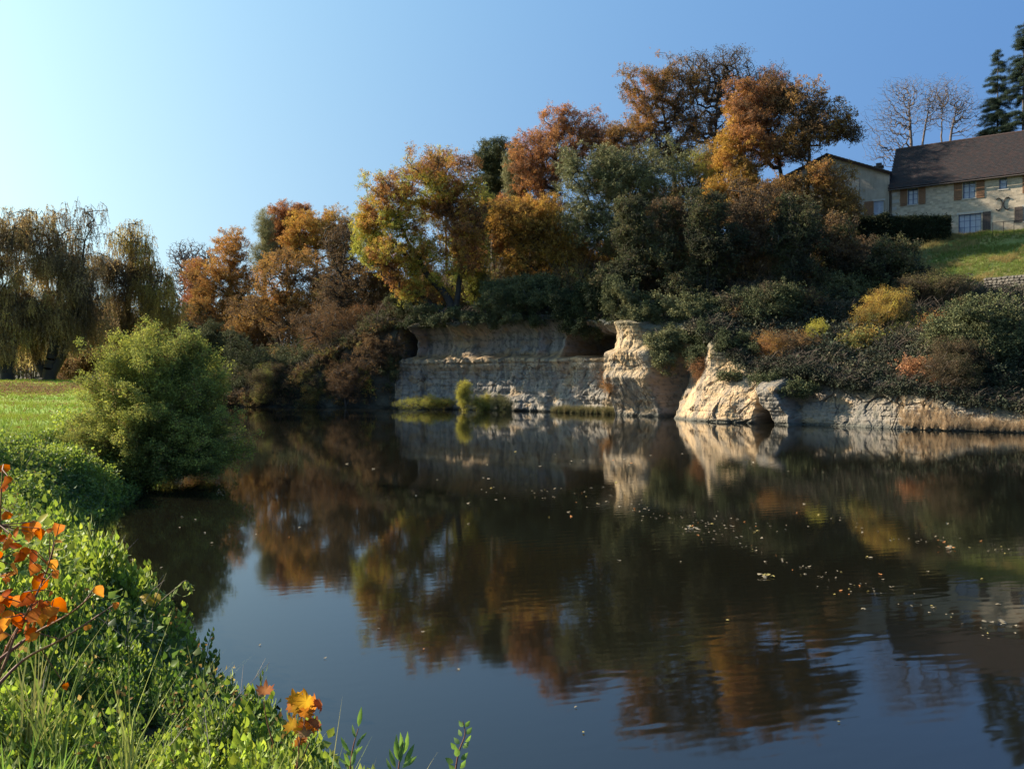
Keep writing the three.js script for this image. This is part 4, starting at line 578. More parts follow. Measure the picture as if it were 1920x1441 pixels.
{ // undergrowth over the wooded slope, and pale dry grass along the low rock
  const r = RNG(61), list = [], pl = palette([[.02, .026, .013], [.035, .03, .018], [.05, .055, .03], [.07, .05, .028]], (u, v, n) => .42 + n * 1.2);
  for (let k = 0; k < 15000; k++) {
    const b = BS[Math.floor(180 + r() * 560)]; const t = Math.pow(r(), 1.3) * 46 + .4, x = b.x - b.nx * t, z = b.z - b.nz * t; if (isTerrace(x, z) > .35 || b.px > 2300) continue;
    const y = hillAt(b.cp, t, x, z); list.push({ p: V(x, y + .1 + .5 * r() * ss(0, 4, t), z), q: randQ(r), s: .3 + .4 * r(), c: pl(0, 0, fbm(x * .2, y * .2, z * .2, 2), r) });
  }
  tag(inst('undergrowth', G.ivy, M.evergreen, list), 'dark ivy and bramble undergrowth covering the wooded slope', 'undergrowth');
}
function tuftGeo(seed, n, spread, droop) { const r = RNG(seed), parts = []; for (let k = 0; k < n; k++) { const a = r() * 6.283, L = .6 + .5 * r(), lf = leafGeo(L, .012, [[0, 1], [.5, .8], [1, 0]], .1, droop * (.4 + r())), q = new THREE.Quaternion().setFromEuler(new THREE.Euler(spread * gs(r), a, spread * gs(r) * .6, 'YXZ')), j = .65 + .7 * r(); parts.push(tint(placeG(lf, V(gs(r) * .1, 0, gs(r) * .1), q), [j, j, j * .95])); } return mergeGeometries(parts); }
const tuft = tuftGeo(71, 14, .32, .35), tuft2 = tuftGeo(72, 22, .45, .6);
{
  const r = RNG(62), list = [];
  for (let k = 0; k < 520; k++) { const px = 1690 + 260 * r(), h = Math.abs(gs(r)) * (.35 + .8 * gauss(px - 1720, 40)) + .03, b = BS.find((q) => q.px > px && q.cp > 6); if (!b) continue; const p = rockPt(b, h + .1, 2.2); list.push({ p: V(p.x + b.nx * .1, h * 1.1, p.z + b.nz * .1 + gs(r) * .1), q: yawQ(r() * 6.3, .5 * gs(r), r() * 6.3), s: .28 + .3 * r(), c: C(.66, .5, .33).lerp(C(.45, .32, .2), r()) }); }
  tag(inst('dry_grass', tuft2, M.dryLeaf, list), 'pale dry grass along the waterline at the right end of the rock', 'dry grass');
  const l2 = []; for (let k = 0; k < 420; k++) { const px = 1045 + 130 * r(), b = BS.find((q) => q.px > px && q.cp > 4); l2.push({ p: V(b.x + b.nx * (.5 + .5 * r()), .02, b.z + b.nz * (.5 + .5 * r())), q: yawQ(r() * 6.3, .3 * gs(r), r() * 6.3), s: .35 + .35 * r(), c: C(.3, .24, .12).lerp(C(.14, .14, .06), r()) }); }
  tag(inst('reeds', tuft2, M.dryLeaf, l2), 'pale dry reeds along the cliff foot under the cave', 'reeds');
  const l3 = []; for (let k = 0; k < 22000; k++) { const px = 1560 + 420 * r(), d = 59 + 20 * r(), p = at(px, 500, d), t = isTerrace(p.x, p.z); if (r() > t) continue; p.y = hillY(p.x, p.z); const n = fbm(p.x * .25, p.z * .3, 8); l3.push({ p, q: yawQ(r() * 6.3, .2 * gs(r), r() * 6.3), s: (.2 + .3 * r()) * (.7 + Math.max(0, 1.5 * n)), c: (n > .04 ? C(.42, .33, .12) : C(.2, .27, .05)).lerp(C(.2, .15, .06), r() * .7) }); }
  tag(inst('terrace_grass', tuft2, M.leaf, l3), 'rough green and straw grass on the bank below the house', 'grass');
}

// ------------------------------------------------------------------ the houses
{
  const stoneTex = dataTex(512, (u, v) => { const row = Math.floor(v * 16), o = hash(row, 0, 7), x = u * 10 + o * 3 + .25 * tn(u, v, 24, 3), ix = ((Math.floor(x) % 10) + 10) % 10, fx = x - Math.floor(x), fy = v * 16 - row, j = Math.min(fx * 1.6, (1 - fx) * 1.6, fy, 1 - fy), c = .62 + .34 * hash(ix, row, 3) + .22 * (tfbm(u, v, 16, 12, 4) - .5), m = ss(.02, .12, j + .05 * (tn(u, v, 64, 8) - .5)); return [lerp(.8, c, m), lerp(.76, c * .96, m), lerp(.68, c * .9, m)]; });
  stoneTex.repeat.set(1 / 3, 1 / 3);
  const plasTex = dataTex(512, (u, v) => .72 + .5 * (tfbm(u, v, 6, 31, 6) - .5) + .12 * (tn(u, v, 40, 2, 8) - .5)); plasTex.repeat.set(1 / 5, 1 / 5);
  M.stone = std({ color: C(.56, .47, .36), map: stoneTex, bumpMap: stoneTex, bumpScale: .03, roughness: .95 });
  M.plaster = std({ color: C(.5, .42, .32), map: plasTex, bumpMap: plasTex, bumpScale: .02, roughness: .95 });
  M.trim = std({ color: C(.44, .40, .34), roughness: .9, bumpMap: M.rough, bumpScale: .01 });
  M.tile = std({ color: C(1, 1, 1), roughness: .9 });
  M.under = std({ color: C(.06, .035, .028), roughness: .95 });
  M.frame = std({ color: C(.1, .13, .22), roughness: .5 }); M.frameW = std({ color: C(.55, .56, .6), roughness: .5 });
  M.glass = new THREE.MeshPhysicalMaterial({ color: 0xffffff, roughness: .02, ior: 1.5, transmission: 1, thickness: 0 });
  M.wood = std({ color: C(.21, .1, .045), roughness: .75 }); M.woodDark = std({ color: C(.07, .05, .04), roughness: .8 }); M.iron = std({ color: C(.03, .025, .025), roughness: .5, metalness: .6 });
  M.curtain = std({ color: C(.5, .5, .55), roughness: 1 });
  const box = (w, h, d, x, y, z) => { const g = new THREE.BoxGeometry(w, h, d); g.translate(x, y, z); return g; };
  // local axes: x along the facade, y up, z out of it; walls are 0.5 thick behind z = 0
  const frameOf = (o, yaw) => { o.rotation.y = yaw; return o; };
  const wallHoles = (pts, holes) => { const s = new THREE.Shape(pts.map(([x, y]) => new THREE.Vector2(x, y))); for (const [x0, y0, x1, y1] of holes) { const p = new THREE.Path(); p.moveTo(x0, y0); p.lineTo(x0, y1); p.lineTo(x1, y1); p.lineTo(x1, y0); s.holes.push(p); } const g = new THREE.ExtrudeGeometry(s, { depth: .5, bevelEnabled: false }); g.translate(0, 0, -.5); return g; };
  function windowAt(T, x0, y0, x1, y1, cols, rows, o = {}) {
    const w = x1 - x0, h = y1 - y0, f = .07, parts = [box(w, f, .08, x0 + w / 2, y0 + f / 2, -.2), box(w, f, .08, x0 + w / 2, y1 - f / 2, -.2), box(f, h - 2 * f, .08, x0 + f / 2, y0 + h / 2, -.2), box(f, h - 2 * f, .08, x1 - f / 2, y0 + h / 2, -.2)];
    for (let k = 1; k < cols; k++) parts.push(box(k * 2 === cols ? .09 : .035, h - 2 * f, .06, x0 + w * k / cols, y0 + h / 2, -.2));
    for (let k = 1; k < rows; k++) parts.push(box(w - 2 * f, .035, .05, x0 + w / 2, y0 + h * k / rows, -.2));
    const win = mesh('window', mergeGeometries(parts), o.white ? M.frameW : M.frame, T);
    for (let c = 0; c < cols; c++) for (let q = 0; q < rows; q++) { const pw = (w - 2 * f) / cols, ph = (h - 2 * f) / rows; mesh('pane', box(pw - .03, ph - .02, .012, x0 + f + pw * (c + .5), y0 + f + ph * (q + .5), -.215), M.glass, win); }
    mesh('curtain', box(w - .1, h - .1, .02, x0 + w / 2, y0 + h / 2, -.42), M.curtain, win);
    if (!o.noSill) mesh('window_sill', box(w + .24, .1, .3, x0 + w / 2, y0 - .052, -.1), M.trim, T);
    mesh('lintel', box(w + .3, .2, .1, x0 + w / 2, y1 + .105, -.035), M.trim, T);
  }
  const shutter = (T, x0, x1, y0, y1, mat = M.wood) => { const w = x1 - x0, n = Math.max(3, Math.round(w / .13)), g = []; for (let k = 0; k < n; k++) g.push(box(w / n - .008, y1 - y0, .03, x0 + w * (k + .5) / n, (y0 + y1) / 2, .035)); g.push(box(w - .06, .09, .025, (x0 + x1) / 2, y0 + .25, .064), box(w - .06, .09, .025, (x0 + x1) / 2, y1 - .25, .064)); return mesh('shutter', mergeGeometries(g), mat, T); };
  // slope from eave line to ridge line; tiles laid in courses, each a little proud of the one below
  function roofSlope(T, A, B, Cc, w, cols) { // A eave start, B eave end, Cc ridge start (local)
    const along = B.clone().sub(A), up = Cc.clone().sub(A), L = along.length(), U = up.length(); along.normalize(); up.normalize(); const n = along.clone().cross(up).normalize(); if (n.y < 0) n.negate();
    const q0 = new THREE.Quaternion().setFromRotationMatrix(new THREE.Matrix4().makeBasis(along, up, along.clone().cross(up))), nx = Math.round(L / w), ny = Math.round(U / .2), r = RNG(Math.round(L * 100 + U)), list = [], sgn = along.clone().cross(up).y < 0 ? -1 : 1;
    for (let j = 0; j < ny; j++) for (let i = 0; i < nx; i++) { const p = A.clone().addScaledVector(along, (i + .5 + (j % 2 ? .25 : -.25)) * L / nx).addScaledVector(up, (j + .7) * U / ny).addScaledVector(n, .05 + .008 * r()); const c = cols[Math.floor(r() * cols.length)]; list.push({ p, q: q0.clone().multiply(new THREE.Quaternion().setFromEuler(new THREE.Euler(-.06 * sgn + .02 * gs(r), 0, .02 * gs(r)))), s: 1, c: C(...c).multiplyScalar(.75 + .5 * r()) }); }
    const g = new THREE.BoxGeometry(L / nx * .96, U / ny * 1.5, .02); inst('roof_tiles', g, M.tile, list, T);
  }
  const slab = (a, b, c, d, t) => { const g = new THREE.BufferGeometry(), n = b.clone().sub(a).cross(c.clone().sub(a)).normalize().multiplyScalar(t); if (n.y > 0) n.negate(); const P = [a, b, c, d].concat([a, b, c, d].map((p) => p.clone().add(n))), q = [[0, 1, 2, 3], [7, 6, 5, 4], [0, 4, 5, 1], [1, 5, 6, 2], [2, 6, 7, 3], [3, 7, 4, 0]], pos = []; for (const [i, j, k, l] of q) for (const m of [i, j, k, i, k, l]) pos.push(P[m].x, P[m].y, P[m].z); g.setAttribute('position', new THREE.Float32BufferAttribute(pos, 3)); g.computeVertexNormals(); return g; };

  const yaw = -Math.atan2(6.4, 9.1), Y0 = 14.6, base = V(36.8, Y0, -80);
  { // the farmhouse: 20 m long, 7 m deep; heights above Y0
    const T = frameOf(thing('farmhouse', 'long stone farmhouse with steep dark tiled roof at upper right', 'house', base), yaw), E = 21.1 - Y0, R = 25.5 - Y0, Ln = 20, Dp = 7;
    const y = (v) => v - Y0;
    const w1 = [1.52, y(19.2), 2.4, y(20.7)], w2 = [6.2, y(19.2), 7.2, y(20.95)], w3 = [9.1, y(19.7), 9.72, y(20.72)], w4 = [5.85, y(15.95), 7.7, y(17.75)], w5 = [11.6, y(19.2), 12.6, y(20.9)], w6 = [11.0, y(16.6), 11.9, y(17.9)];
    mesh('wall', wallHoles([[0, 0], [Ln, 0], [Ln, E], [0, E]], [w1, w2, w3, w4, w5, w6]), M.stone, T);
    const gable = () => { const s = new THREE.Shape([[0, 0], [Dp - 1, 0], [Dp - 1, E], [Dp / 2 - .5, R - .35], [0, E]].map(([a, b]) => new THREE.Vector2(a, b))); const g = new THREE.ExtrudeGeometry(s, { depth: .5, bevelEnabled: false }); return g; };
    for (const x of [0, Ln - .5]) { const g = gable(); g.rotateY(Math.PI / 2); g.translate(x, 0, -.5 - .002); mesh('gable_wall', g, M.stone, T); }
    mesh('rear_wall', box(Ln, E, .5, Ln / 2, E / 2, -Dp + .25), M.stone, T);
    const ev = .4, e0 = V(-.15, E - .28, ev), e1 = V(Ln + .15, E - .28, ev), r0 = V(-.15, R, -Dp / 2), r1 = V(Ln + .15, R, -Dp / 2), b0 = V(-.15, E - .28, -Dp - ev), b1 = V(Ln + .15, E - .28, -Dp - ev);
    const roof = mesh('roof', mergeGeometries([slab(e0, e1, r1, r0, .16), slab(b0, b1, r1, r0, .16)]), M.under, T);
    const tc = [[.022, .0115, .01], [.017, .0105, .01], [.027, .0125, .01], [.015, .011, .011]];
    roofSlope(roof, e0, e1, r0, .19, tc); roofSlope(roof, b0, b1, r0, .19, tc);
    const rc = new MB(); for (let k = 0; k < 50; k++) rc.tube(r0.clone().lerp(r1, k / 50).add(V(0, -.02, 0)), r0.clone().lerp(r1, (k + 1.1) / 50).add(V(0, .02, 0)), .13, .12, 8); mesh('ridge_tiles', rc.geo(), M.under, roof);
    const gt = new MB(); gt.tube(e0.clone().add(V(0, -.12, .08)), e1.clone().add(V(0, -.12, .08)), .07, .07, 8); gt.tube(V(.12, E - .4, .3), V(.12, .5, .08), .05, .05, 7); mesh('gutter', gt.geo(), M.woodDark, T);
    windowAt(T, ...w1, 2, 3); windowAt(T, ...w2, 2, 3); windowAt(T, ...w3, 1, 2); windowAt(T, ...w4, 4, 3, { noSill: true }); windowAt(T, ...w5, 2, 3); windowAt(T, ...w6, 2, 2);
    shutter(T, .85, 1.47, w1[1] - .08, w1[3] + .05); shutter(T, 2.45, 3.07, w1[1] - .08, w1[3] + .05); shutter(T, 5.45, 6.12, w2[1] - .08, w2[3] + .05); shutter(T, 7.28, 7.95, w2[1] - .08, w2[3] + .05); shutter(T, 10.9, 11.55, w5[1] - .08, w5[3] + .05); shutter(T, 10.3, 10.95, w6[1] - .05, w6[3] + .05, M.woodDark); shutter(T, 7.8, 8.45, w4[1], w4[3] + .05, M.woodDark);
    // iron wall anchor: two C shapes back to back
    const an = new MB(); for (const s of [-1, 1]) { const pts = []; for (let k = 0; k <= 16; k++) { const a = lerp(-2.0, 2.0, k / 16); pts.push(V(9.4 + s * (.36 - .3 * Math.cos(a)), y(18.35) + .55 * Math.sin(a) * 1, .06)); } pts.push(V(pts[16].x + s * .05, pts[16].y - .09, .06)); pts.unshift(V(pts[0].x + s * .05, pts[0].y + .09, .06)); an.chain(pts, () => .045, 6); }
    mesh('wall_anchor', an.geo(), M.iron, T);
    for (let k = 0; k < 9; k++) mesh('corner_stone', box(.5 + .2 * (k % 2), .32, .06, .3 + .1 * (k % 2), .3 + k * .68, .01), M.trim, T);
  }
  { // the lower house, gable end to the camera, to the left of it
    const A = V(26.7, Y0, -85.6), dir = V(36.8 - 26.7, 0, -80 + 85.6), W = dir.length() - .12, yw = -Math.atan2(dir.z, dir.x), T = frameOf(thing('gable_house', 'rendered house with shallow gable facing the water, half hidden by trees', 'house', A), yw), E = 22.55 - Y0, R = 25.0 - Y0, Dp = 10;
    const y = (v) => v - Y0, w1 = [W - 1.35, y(18.2), W - .5, y(19.85)], w2 = [2.2, y(19), 3.1, y(20.3)];
    mesh('gable_wall', wallHoles([[0, 0], [W, 0], [W, E], [W / 2, R - .12], [0, E]], [w1, w2, [W - 4.2, y(18.2), W - 3.85, y(18.65)]]), M.plaster, T);
    mesh('vent', box(.34, .44, .04, W - 4.03, y(18.43), -.3), M.woodDark, T);
    for (const x of [.25, W - .25]) mesh('side_wall', box(.5, E - .05, Dp - .5, x, (E - .05) / 2, -.5 - (Dp - .5) / 2 - .002), M.plaster, T);
    const ov = .45, k = (R - E) / (W / 2), L = V(-ov, E - ov * k, .35), Lb = V(-ov, E - ov * k, -Dp), Rt = V(W + .12, E - .12 * k, .35), Rb = V(W + .12, E - .12 * k, -Dp), P = V(W / 2, R, .35), Pb = V(W / 2, R, -Dp);
    const roof = mesh('roof', mergeGeometries([slab(L, P, Pb, Lb, .2), slab(Rt, P, Pb, Rb, .2)]), M.under, T), tc = [[.1, .07, .055], [.13, .085, .06], [.08, .06, .05]];
    roofSlope(roof, Lb, L, Pb, .22, tc); roofSlope(roof, Rb, Rt, Pb, .22, tc);
    const vb = new MB(); vb.tube(L.clone().add(V(0, -.02, .03)), P.clone().add(V(0, -.02, .03)), .07, .07, 5); vb.tube(P.clone().add(V(0, -.02, .03)), Rt.clone().add(V(0, -.02, .03)), .07, .07, 5); mesh('verge_board', vb.geo(), M.woodDark, T);
    windowAt(T, ...w1, 2, 3, { white: true }); windowAt(T, ...w2, 2, 3);
    shutter(T, w1[0] - .9, w1[0] - .06, w1[1] - .05, w1[3] + .05);
    const ch = mesh('chimney', mergeGeometries([box(.7, 1.5, .7, W - 1.2, E + .5, -3), box(.85, .12, .85, W - 1.2, E + 1.31, -3), box(.5, .3, .5, W - 1.2, E + 1.525, -3)]), M.woodDark, T);
    const an = new MB(); an.tube(V(W - .75, E + .3, -3), V(W - .75, E + 3.4, -3), .022, .022, 5); for (let q = 0; q < 5; q++) an.tube(V(W - 1.05 - .02 * q, E + 3.2 - q * .02, -3.3 + q * .16), V(W - .45 + .02 * q, E + 3.2 - q * .02, -3.3 + q * .16), .01, .01, 4); an.tube(V(W - .75, E + 3.2, -3.35), V(W - .75, E + 3.12, -2.6), .012, .012, 4); mesh('antenna', an.geo(), M.iron, ch);
    const cr = new MB(); const pts = [V(W - 2.7, y(22.3), .012)]; const r = RNG(5); for (let q = 1; q < 9; q++) pts.push(V(W - 2.7 + gs(r) * .1, y(22.3) - q * .33, .012)); cr.chain(pts, () => .018, 4); mesh('wall_crack', cr.geo(), M.woodDark, T);
  }
  { // the trimmed hedge in front of the houses
    const r = RNG(81), list = [], b = at(1672, 450, 75), T = thing('hedge', 'dark trimmed hedge in front of both houses', 'hedge', b), st = new MB();
    for (let k = 0; k < 5200; k++) { const px = 1562 + 218 * r(), d = 76.5 - (px - 1562) / 218 * 2.6 + gs(r) * .45, top = at(px, 406 + 3 * ns(px * .05, 3) + (px > 1650 && px < 1665 ? -6 : 0), d).y, bot = at(px, 466, d).y; const p = V((px - CX) / F * d, lerp(bot - .4, top, Math.sqrt(r())), -d).sub(b); list.push({ p, q: randQ(r), s: .24 + .1 * r(), c: C(...K.dg).multiplyScalar(.6 + .6 * r()) }); }
    for (let k = 0; k < 16; k++) { const px = 1570 + k * 13.4, d = 76.4 - k * .16, q = at(px, 455, d).sub(b), t = at(px, 425, d).sub(b); st.tube(V(q.x, q.y - .8, q.z), t, .05, .02, 5); }
    mesh('stems', st.geo(), M.bark, T, 'stuff'); inst('foliage', G.ivy, M.evergreen, list, T);
  }
  { // wire railing on the terrace by the door
    const b = at(1890, 432, 71.5), T = thing('railing', 'thin iron railing on the terrace below the farmhouse', 'railing', b); const n = 7;
    const px = (k) => at(1862 + k * 20, 431 - k * 1.6, 72.5 - k * .5).sub(b), top = (k) => at(1862 + k * 20, 417 - k * 1.6, 72.5 - k * .5).sub(b);
    for (let k = 0; k < n; k++) { const m = new MB(); m.tube(px(k).add(V(0, -1.3, 0)), top(k), .03, .03, 6); mesh('post', m.geo(), M.iron, T); }
    const m = new MB(); m.tube(top(0), top(n - 1), .025, .025, 6); mesh('top_rail', m.geo(), M.iron, T); const w = new MB(); for (let k = 0; k < n - 1; k++) for (let q = 1; q < 8; q++) w.tube(px(k).lerp(px(k + 1), q / 8), top(k).lerp(top(k + 1), q / 8), .009, .009, 4); mesh('bars', w.geo(), M.iron, T, 'stuff');
  }
  { // dry stone retaining wall at the foot of the grass
    const r = RNG(91), b = at(1890, 545, 59.5), T = thing('stone_wall', 'low dry-stone retaining wall below the grass at the right edge', 'stone wall', b), list = [], a0 = at(1848, 545, 61.5), a1 = at(2010, 548, 55); a0.y = a1.y = 0;
    const ydir = a1.clone().sub(a0), L = ydir.length(), yw = -Math.atan2(ydir.z, ydir.x); ydir.normalize();
    for (let j = 0; j < 9; j++) for (let x = 0; x < L;) { const w = .22 + .3 * r(), p = a0.clone().addScaledVector(ydir, x + w / 2), y0 = lerp(8.9, 8.7, x / L); p.y = y0 - .5 + j * .2 + .02 * gs(r); p.z += .05 * gs(r); list.push({ p: p.sub(b), q: yawQ(yw + .06 * gs(r)), s: V(w * .96, .19, .4), c: C(.12, .105, .085).multiplyScalar(.6 + .7 * r()) }); x += w; }
    const g = new THREE.IcosahedronGeometry(.62, 1); const p = g.attributes.position; for (let k = 0; k < p.count; k++) { const s = [p.getX(k), p.getY(k), p.getZ(k)].map((v) => Math.sign(v) * Math.min(.5, Math.abs(v) * 1.25)); p.setXYZ(k, ...s); } g.computeVertexNormals(); inst('stones', g, std({ color: 0xffffff, roughness: .95 }), list, T);
  }
}

// ------------------------------------------------------------------ lawn grass and its fallen leaves
{
  const r = RNG(101), list = [], lit = [];
  for (let k = 0; k < 30000; k++) { const d = 13 + 52 * Math.pow(r(), 1.8), px = -60 + 420 * r(), p = at(px, 760, d), t = shoreT(p.x, p.z); if (t < 1.5) continue; p.y = lawnProf(t, p.x, p.z); const n = fbm(p.x * .3, p.z * .3, 6, 3); list.push({ p, q: yawQ(r() * 6.3, .25 * gs(r), r() * 6.3), s: (.09 + .08 * r()) * (t < 2.6 ? 1.6 : 1), c: C(.2, .31, .03).lerp(C(.4, .42, .06), clamp(.5 + n * 1.8)).lerp(C(.3, .22, .09), r() < .12 ? .7 : 0).multiplyScalar(.7 + .5 * r()) }); }
  tag(inst('lawn_grass', tuft, M.leaf, list), 'short sunlit grass of the lawn on the left bank', 'grass');
  for (let k = 0; k < 1500; k++) { const px = -60 + 400 * Math.pow(r(), 1.2), d = 45 + gs(r) * 7 + (px > 120 ? 4 : 0), p = at(px, 740, d), t = shoreT(p.x, p.z); if (t < 1) continue; p.y = lawnProf(t, p.x, p.z) + .05; lit.push({ p, q: yawQ(r() * 6.3), s: .22 + .15 * r(), c: C(.22, .11, .06).lerp(C(.33, .2, .11), r()) }); }
  for (let k = 0; k < 380; k++) { const d = 15 + 40 * r(), p = at(-60 + 330 * r(), 760, d), t = shoreT(p.x, p.z); if (t < 2) continue; p.y = lawnProf(t, p.x, p.z) + .06; lit.push({ p, q: yawQ(r() * 6.3), s: .12 + .1 * r(), c: C(.25, .13, .06).lerp(C(.4, .25, .1), r()) }); }
  tag(inst('fallen_leaves', G.litter, M.dryLeaf, lit), 'strip of brown fallen leaves on the lawn under the willows', 'fallen leaves');
}

// ------------------------------------------------------------------ plants on the near bank
function sprigGeo(seed, o) {   // an upright leafy stem, 1 unit tall
  const r = RNG(seed), parts = [], mb = new MB(), bx = gs(r) * .12, bz = gs(r) * .12, pos = (t) => V(bx * t * t * 2, t, bz * t * t * 2); mb.chain(Array.from({ length: 5 }, (_, k) => pos(k / 4)), (t) => lerp(.012, .004, t), 3); parts.push(tint(mb.geo(), [.7, .75, .6]));
  const lf = leafGeo(o.L, o.W, o.rows ?? OV, .35, .35);
  for (let k = 0; k < o.n; k++) { const t = o.lo + (1.02 - o.lo) * (k + r() * .6) / o.n, a0 = k * 1.57 + gs(r) * .3, s = (1.15 - .55 * t) * (.8 + .4 * r()); for (let q = 0; q < o.per; q++) { const a = a0 + q * 2 * Math.PI / o.per, tilt = lerp(1.75, .55, t) + gs(r) * .25, Q = new THREE.Quaternion().setFromEuler(new THREE.Euler(tilt, a, 0, 'YXZ')), j = .62 + .7 * r(); parts.push(tint(placeG(lf, pos(t).add(V(Math.sin(a) * .02, 0, Math.cos(a) * .02)), Q, s), [j * (.9 + .3 * r()), j, j * .9])); } }
  return mergeGeometries(parts.map((g) => { g.deleteAttribute('uv'); return g; }));
}
const sprigs = [sprigGeo(111, { n: 12, per: 2, L: .155, W: .046, lo: .15 }), sprigGeo(112, { n: 16, per: 1, L: .19, W: .064, lo: .1 }), sprigGeo(113, { n: 10, per: 3, L: .13, W: .042, lo: .2 }), sprigGeo(114, { n: 22, per: 1, L: .15, W: .02, lo: .2 })];
{
  const r = RNG(121), lists = [[], [], [], []];
  const col = (n, k) => k === 3 ? C(.1, .15, .03).lerp(C(.2, .25, .05), r()) : C(.075, .15, .018).lerp(C(.37, .46, .05), clamp(.45 + n * 1.3 + (r() - .5) * .6));
  for (let k = 0; k < 15000; k++) {
    const i = 70 + Math.floor(380 * Math.pow(r(), 1.2)), b = SS[i], l = Math.hypot(b.nx, b.nz), t = -.25 + 3.2 * r(), x = b.x + b.nx / l * t, z = b.z + b.nz / l * t; if (z > -2.2 || z < -26) continue;
    if (Math.hypot(x, z) < 2.4 || (x > -.55 && t > -.1 && z > -4.4)) continue; const px = pxOf(x, -z); if (px < -140) continue;
    const n = fbm(x * .6, z * .6, 3, 3), patch = fbm(x * .35 + 9, z * .35, 1, 2), sp = patch > .1 ? 1 : patch > -.12 ? 0 : 2; if (t > 1.6 && -z > 11 && r() < ss(1.5, 2.6, t)) continue;
    const y = lawnProf(t, x, z), mound = clamp(.8 + 1.1 * n + .9 * fbm(x * 1.7, z * 1.7, 7, 2), .28, 1.5), h = (.3 + .38 * r()) * mound * (t < .8 ? 1 : .85) * (-z > 12 ? .8 : 1) * (-z < 5 ? .62 : 1), kk = r() < .1 ? 3 : r() < .3 ? Math.floor(r() * 3) : sp;
    lists[kk].push({ p: V(x, y - .04, z), q: yawQ(r() * 6.3, .3 * gs(r) + .12, Math.PI * .8), s: V(h * 1.15, h * (kk === 3 ? 1.2 : 1), h * 1.15), c: col(n, kk) });
  }
  ['bank_nettles', 'bank_brambles', 'bank_ground_elder', 'bank_willowherb'].forEach((nm, k) => tag(inst(nm, sprigs[k], M.fore, lists[k]), ['leafy green nettles crowding the near bank at the lower left', 'broad-leaved green brambles among the nettles on the near bank', 'three-leaved green ground cover on the near bank', 'narrow-leaved pale green stems rising from the near bank'][k], ['nettles', 'brambles', 'ground cover', 'willowherb'][k]));
  // grass blades and dead stems among them
  const gr = [], dead = new MB(); for (let k = 0; k < 150; k++) { const b = SS[70 + Math.floor(380 * Math.pow(r(), 1.2))], l = Math.hypot(b.nx, b.nz), t = -.1 + 3 * r(), x = b.x + b.nx / l * t, z = b.z + b.nz / l * t; if (z > -2.4 || z < -22 || Math.hypot(x, z) < 2.4 || (x > -.4 && z > -4.4)) continue; const y = lawnProf(t, x, z);
    if (k % 3 === 0) gr.push({ p: V(x, y, z), q: yawQ(r() * 6.3, .35 * gs(r), r() * 6.3), s: V(.5, .5 + .4 * r(), .5), c: C(.2, .28, .04).lerp(C(.42, .36, .12), r()) });
    else { const h = .3 + .5 * r(), a = r() * 6.3, q = V(x + Math.cos(a) * h * .5, y + h, z + Math.sin(a) * h * .5), m = V(x + Math.cos(a) * h * .12, y + h * .6, z + Math.sin(a) * h * .12); dead.tube(V(x, y, z), m, .004, .003, 3); dead.tube(m, q, .003, .0015, 3); for (let e = 0; e < 3; e++) dead.tube(m.clone().lerp(q, e / 3), m.clone().lerp(q, e / 3).add(V(gs(r) * .12, .08 + .08 * r(), gs(r) * .12)), .002, .001, 3); } }
  tag(inst('bank_grass', tuft2, M.leaf, gr), 'long grass blades growing through the nettles on the near bank', 'grass');
  tag(mesh('dead_stems', dead.geo(), M.barkPale), 'thin dead stems standing among the bank plants', 'dead stems', null, 'stuff');
  const litter = []; for (let k = 0; k < 420; k++) { const b = SS[70 + Math.floor(380 * Math.pow(r(), 1.1))], l = Math.hypot(b.nx, b.nz), t = -.1 + 3 * r(), x = b.x + b.nx / l * t, z = b.z + b.nz / l * t; if (z > -2.6 || z < -24 || Math.hypot(x, z) < 2.4) continue; litter.push({ p: V(x, lawnProf(t, x, z) + .12 + .5 * r(), z), q: randQ(r), s: .06 + .07 * r(), c: C(.3, .13, .04).lerp(C(.5, .36, .1), r()).multiplyScalar(.6 + .6 * r()) }); }
  tag(inst('bank_leaf_litter', G.sparse, M.dryLeaf, litter), 'brown and yellow dead leaves caught among the bank plants', 'dead leaves');
  // leafy clusters lower down and farther off fill the mass between the stems
  const fill = []; for (let k = 0; k < 9000; k++) { const i = 90 + Math.floor(420 * r()), b = SS[i], l = Math.hypot(b.nx, b.nz), t = -.3 + 2.6 * r(), x = b.x + b.nx / l * t, z = b.z + b.nz / l * t; if (z > -6 || z < -34) continue; const n = fbm(x * .5, z * .5, 3, 3); fill.push({ p: V(x, lawnProf(t, x, z) + (.05 + .4 * r()) * clamp(.75 + 2.2 * n, .2, 1.8), z), q: randQ(r), s: .16 + .12 * r(), c: C(.08, .125, .02).lerp(C(.32, .38, .05), clamp(.4 + n * 1.6 + (r() - .5) * .5)) }); }
  tag(inst('bank_ivy', G.ivy, M.fore, fill), 'low leafy cover between lawn and water along the left bank', 'ground cover');
}

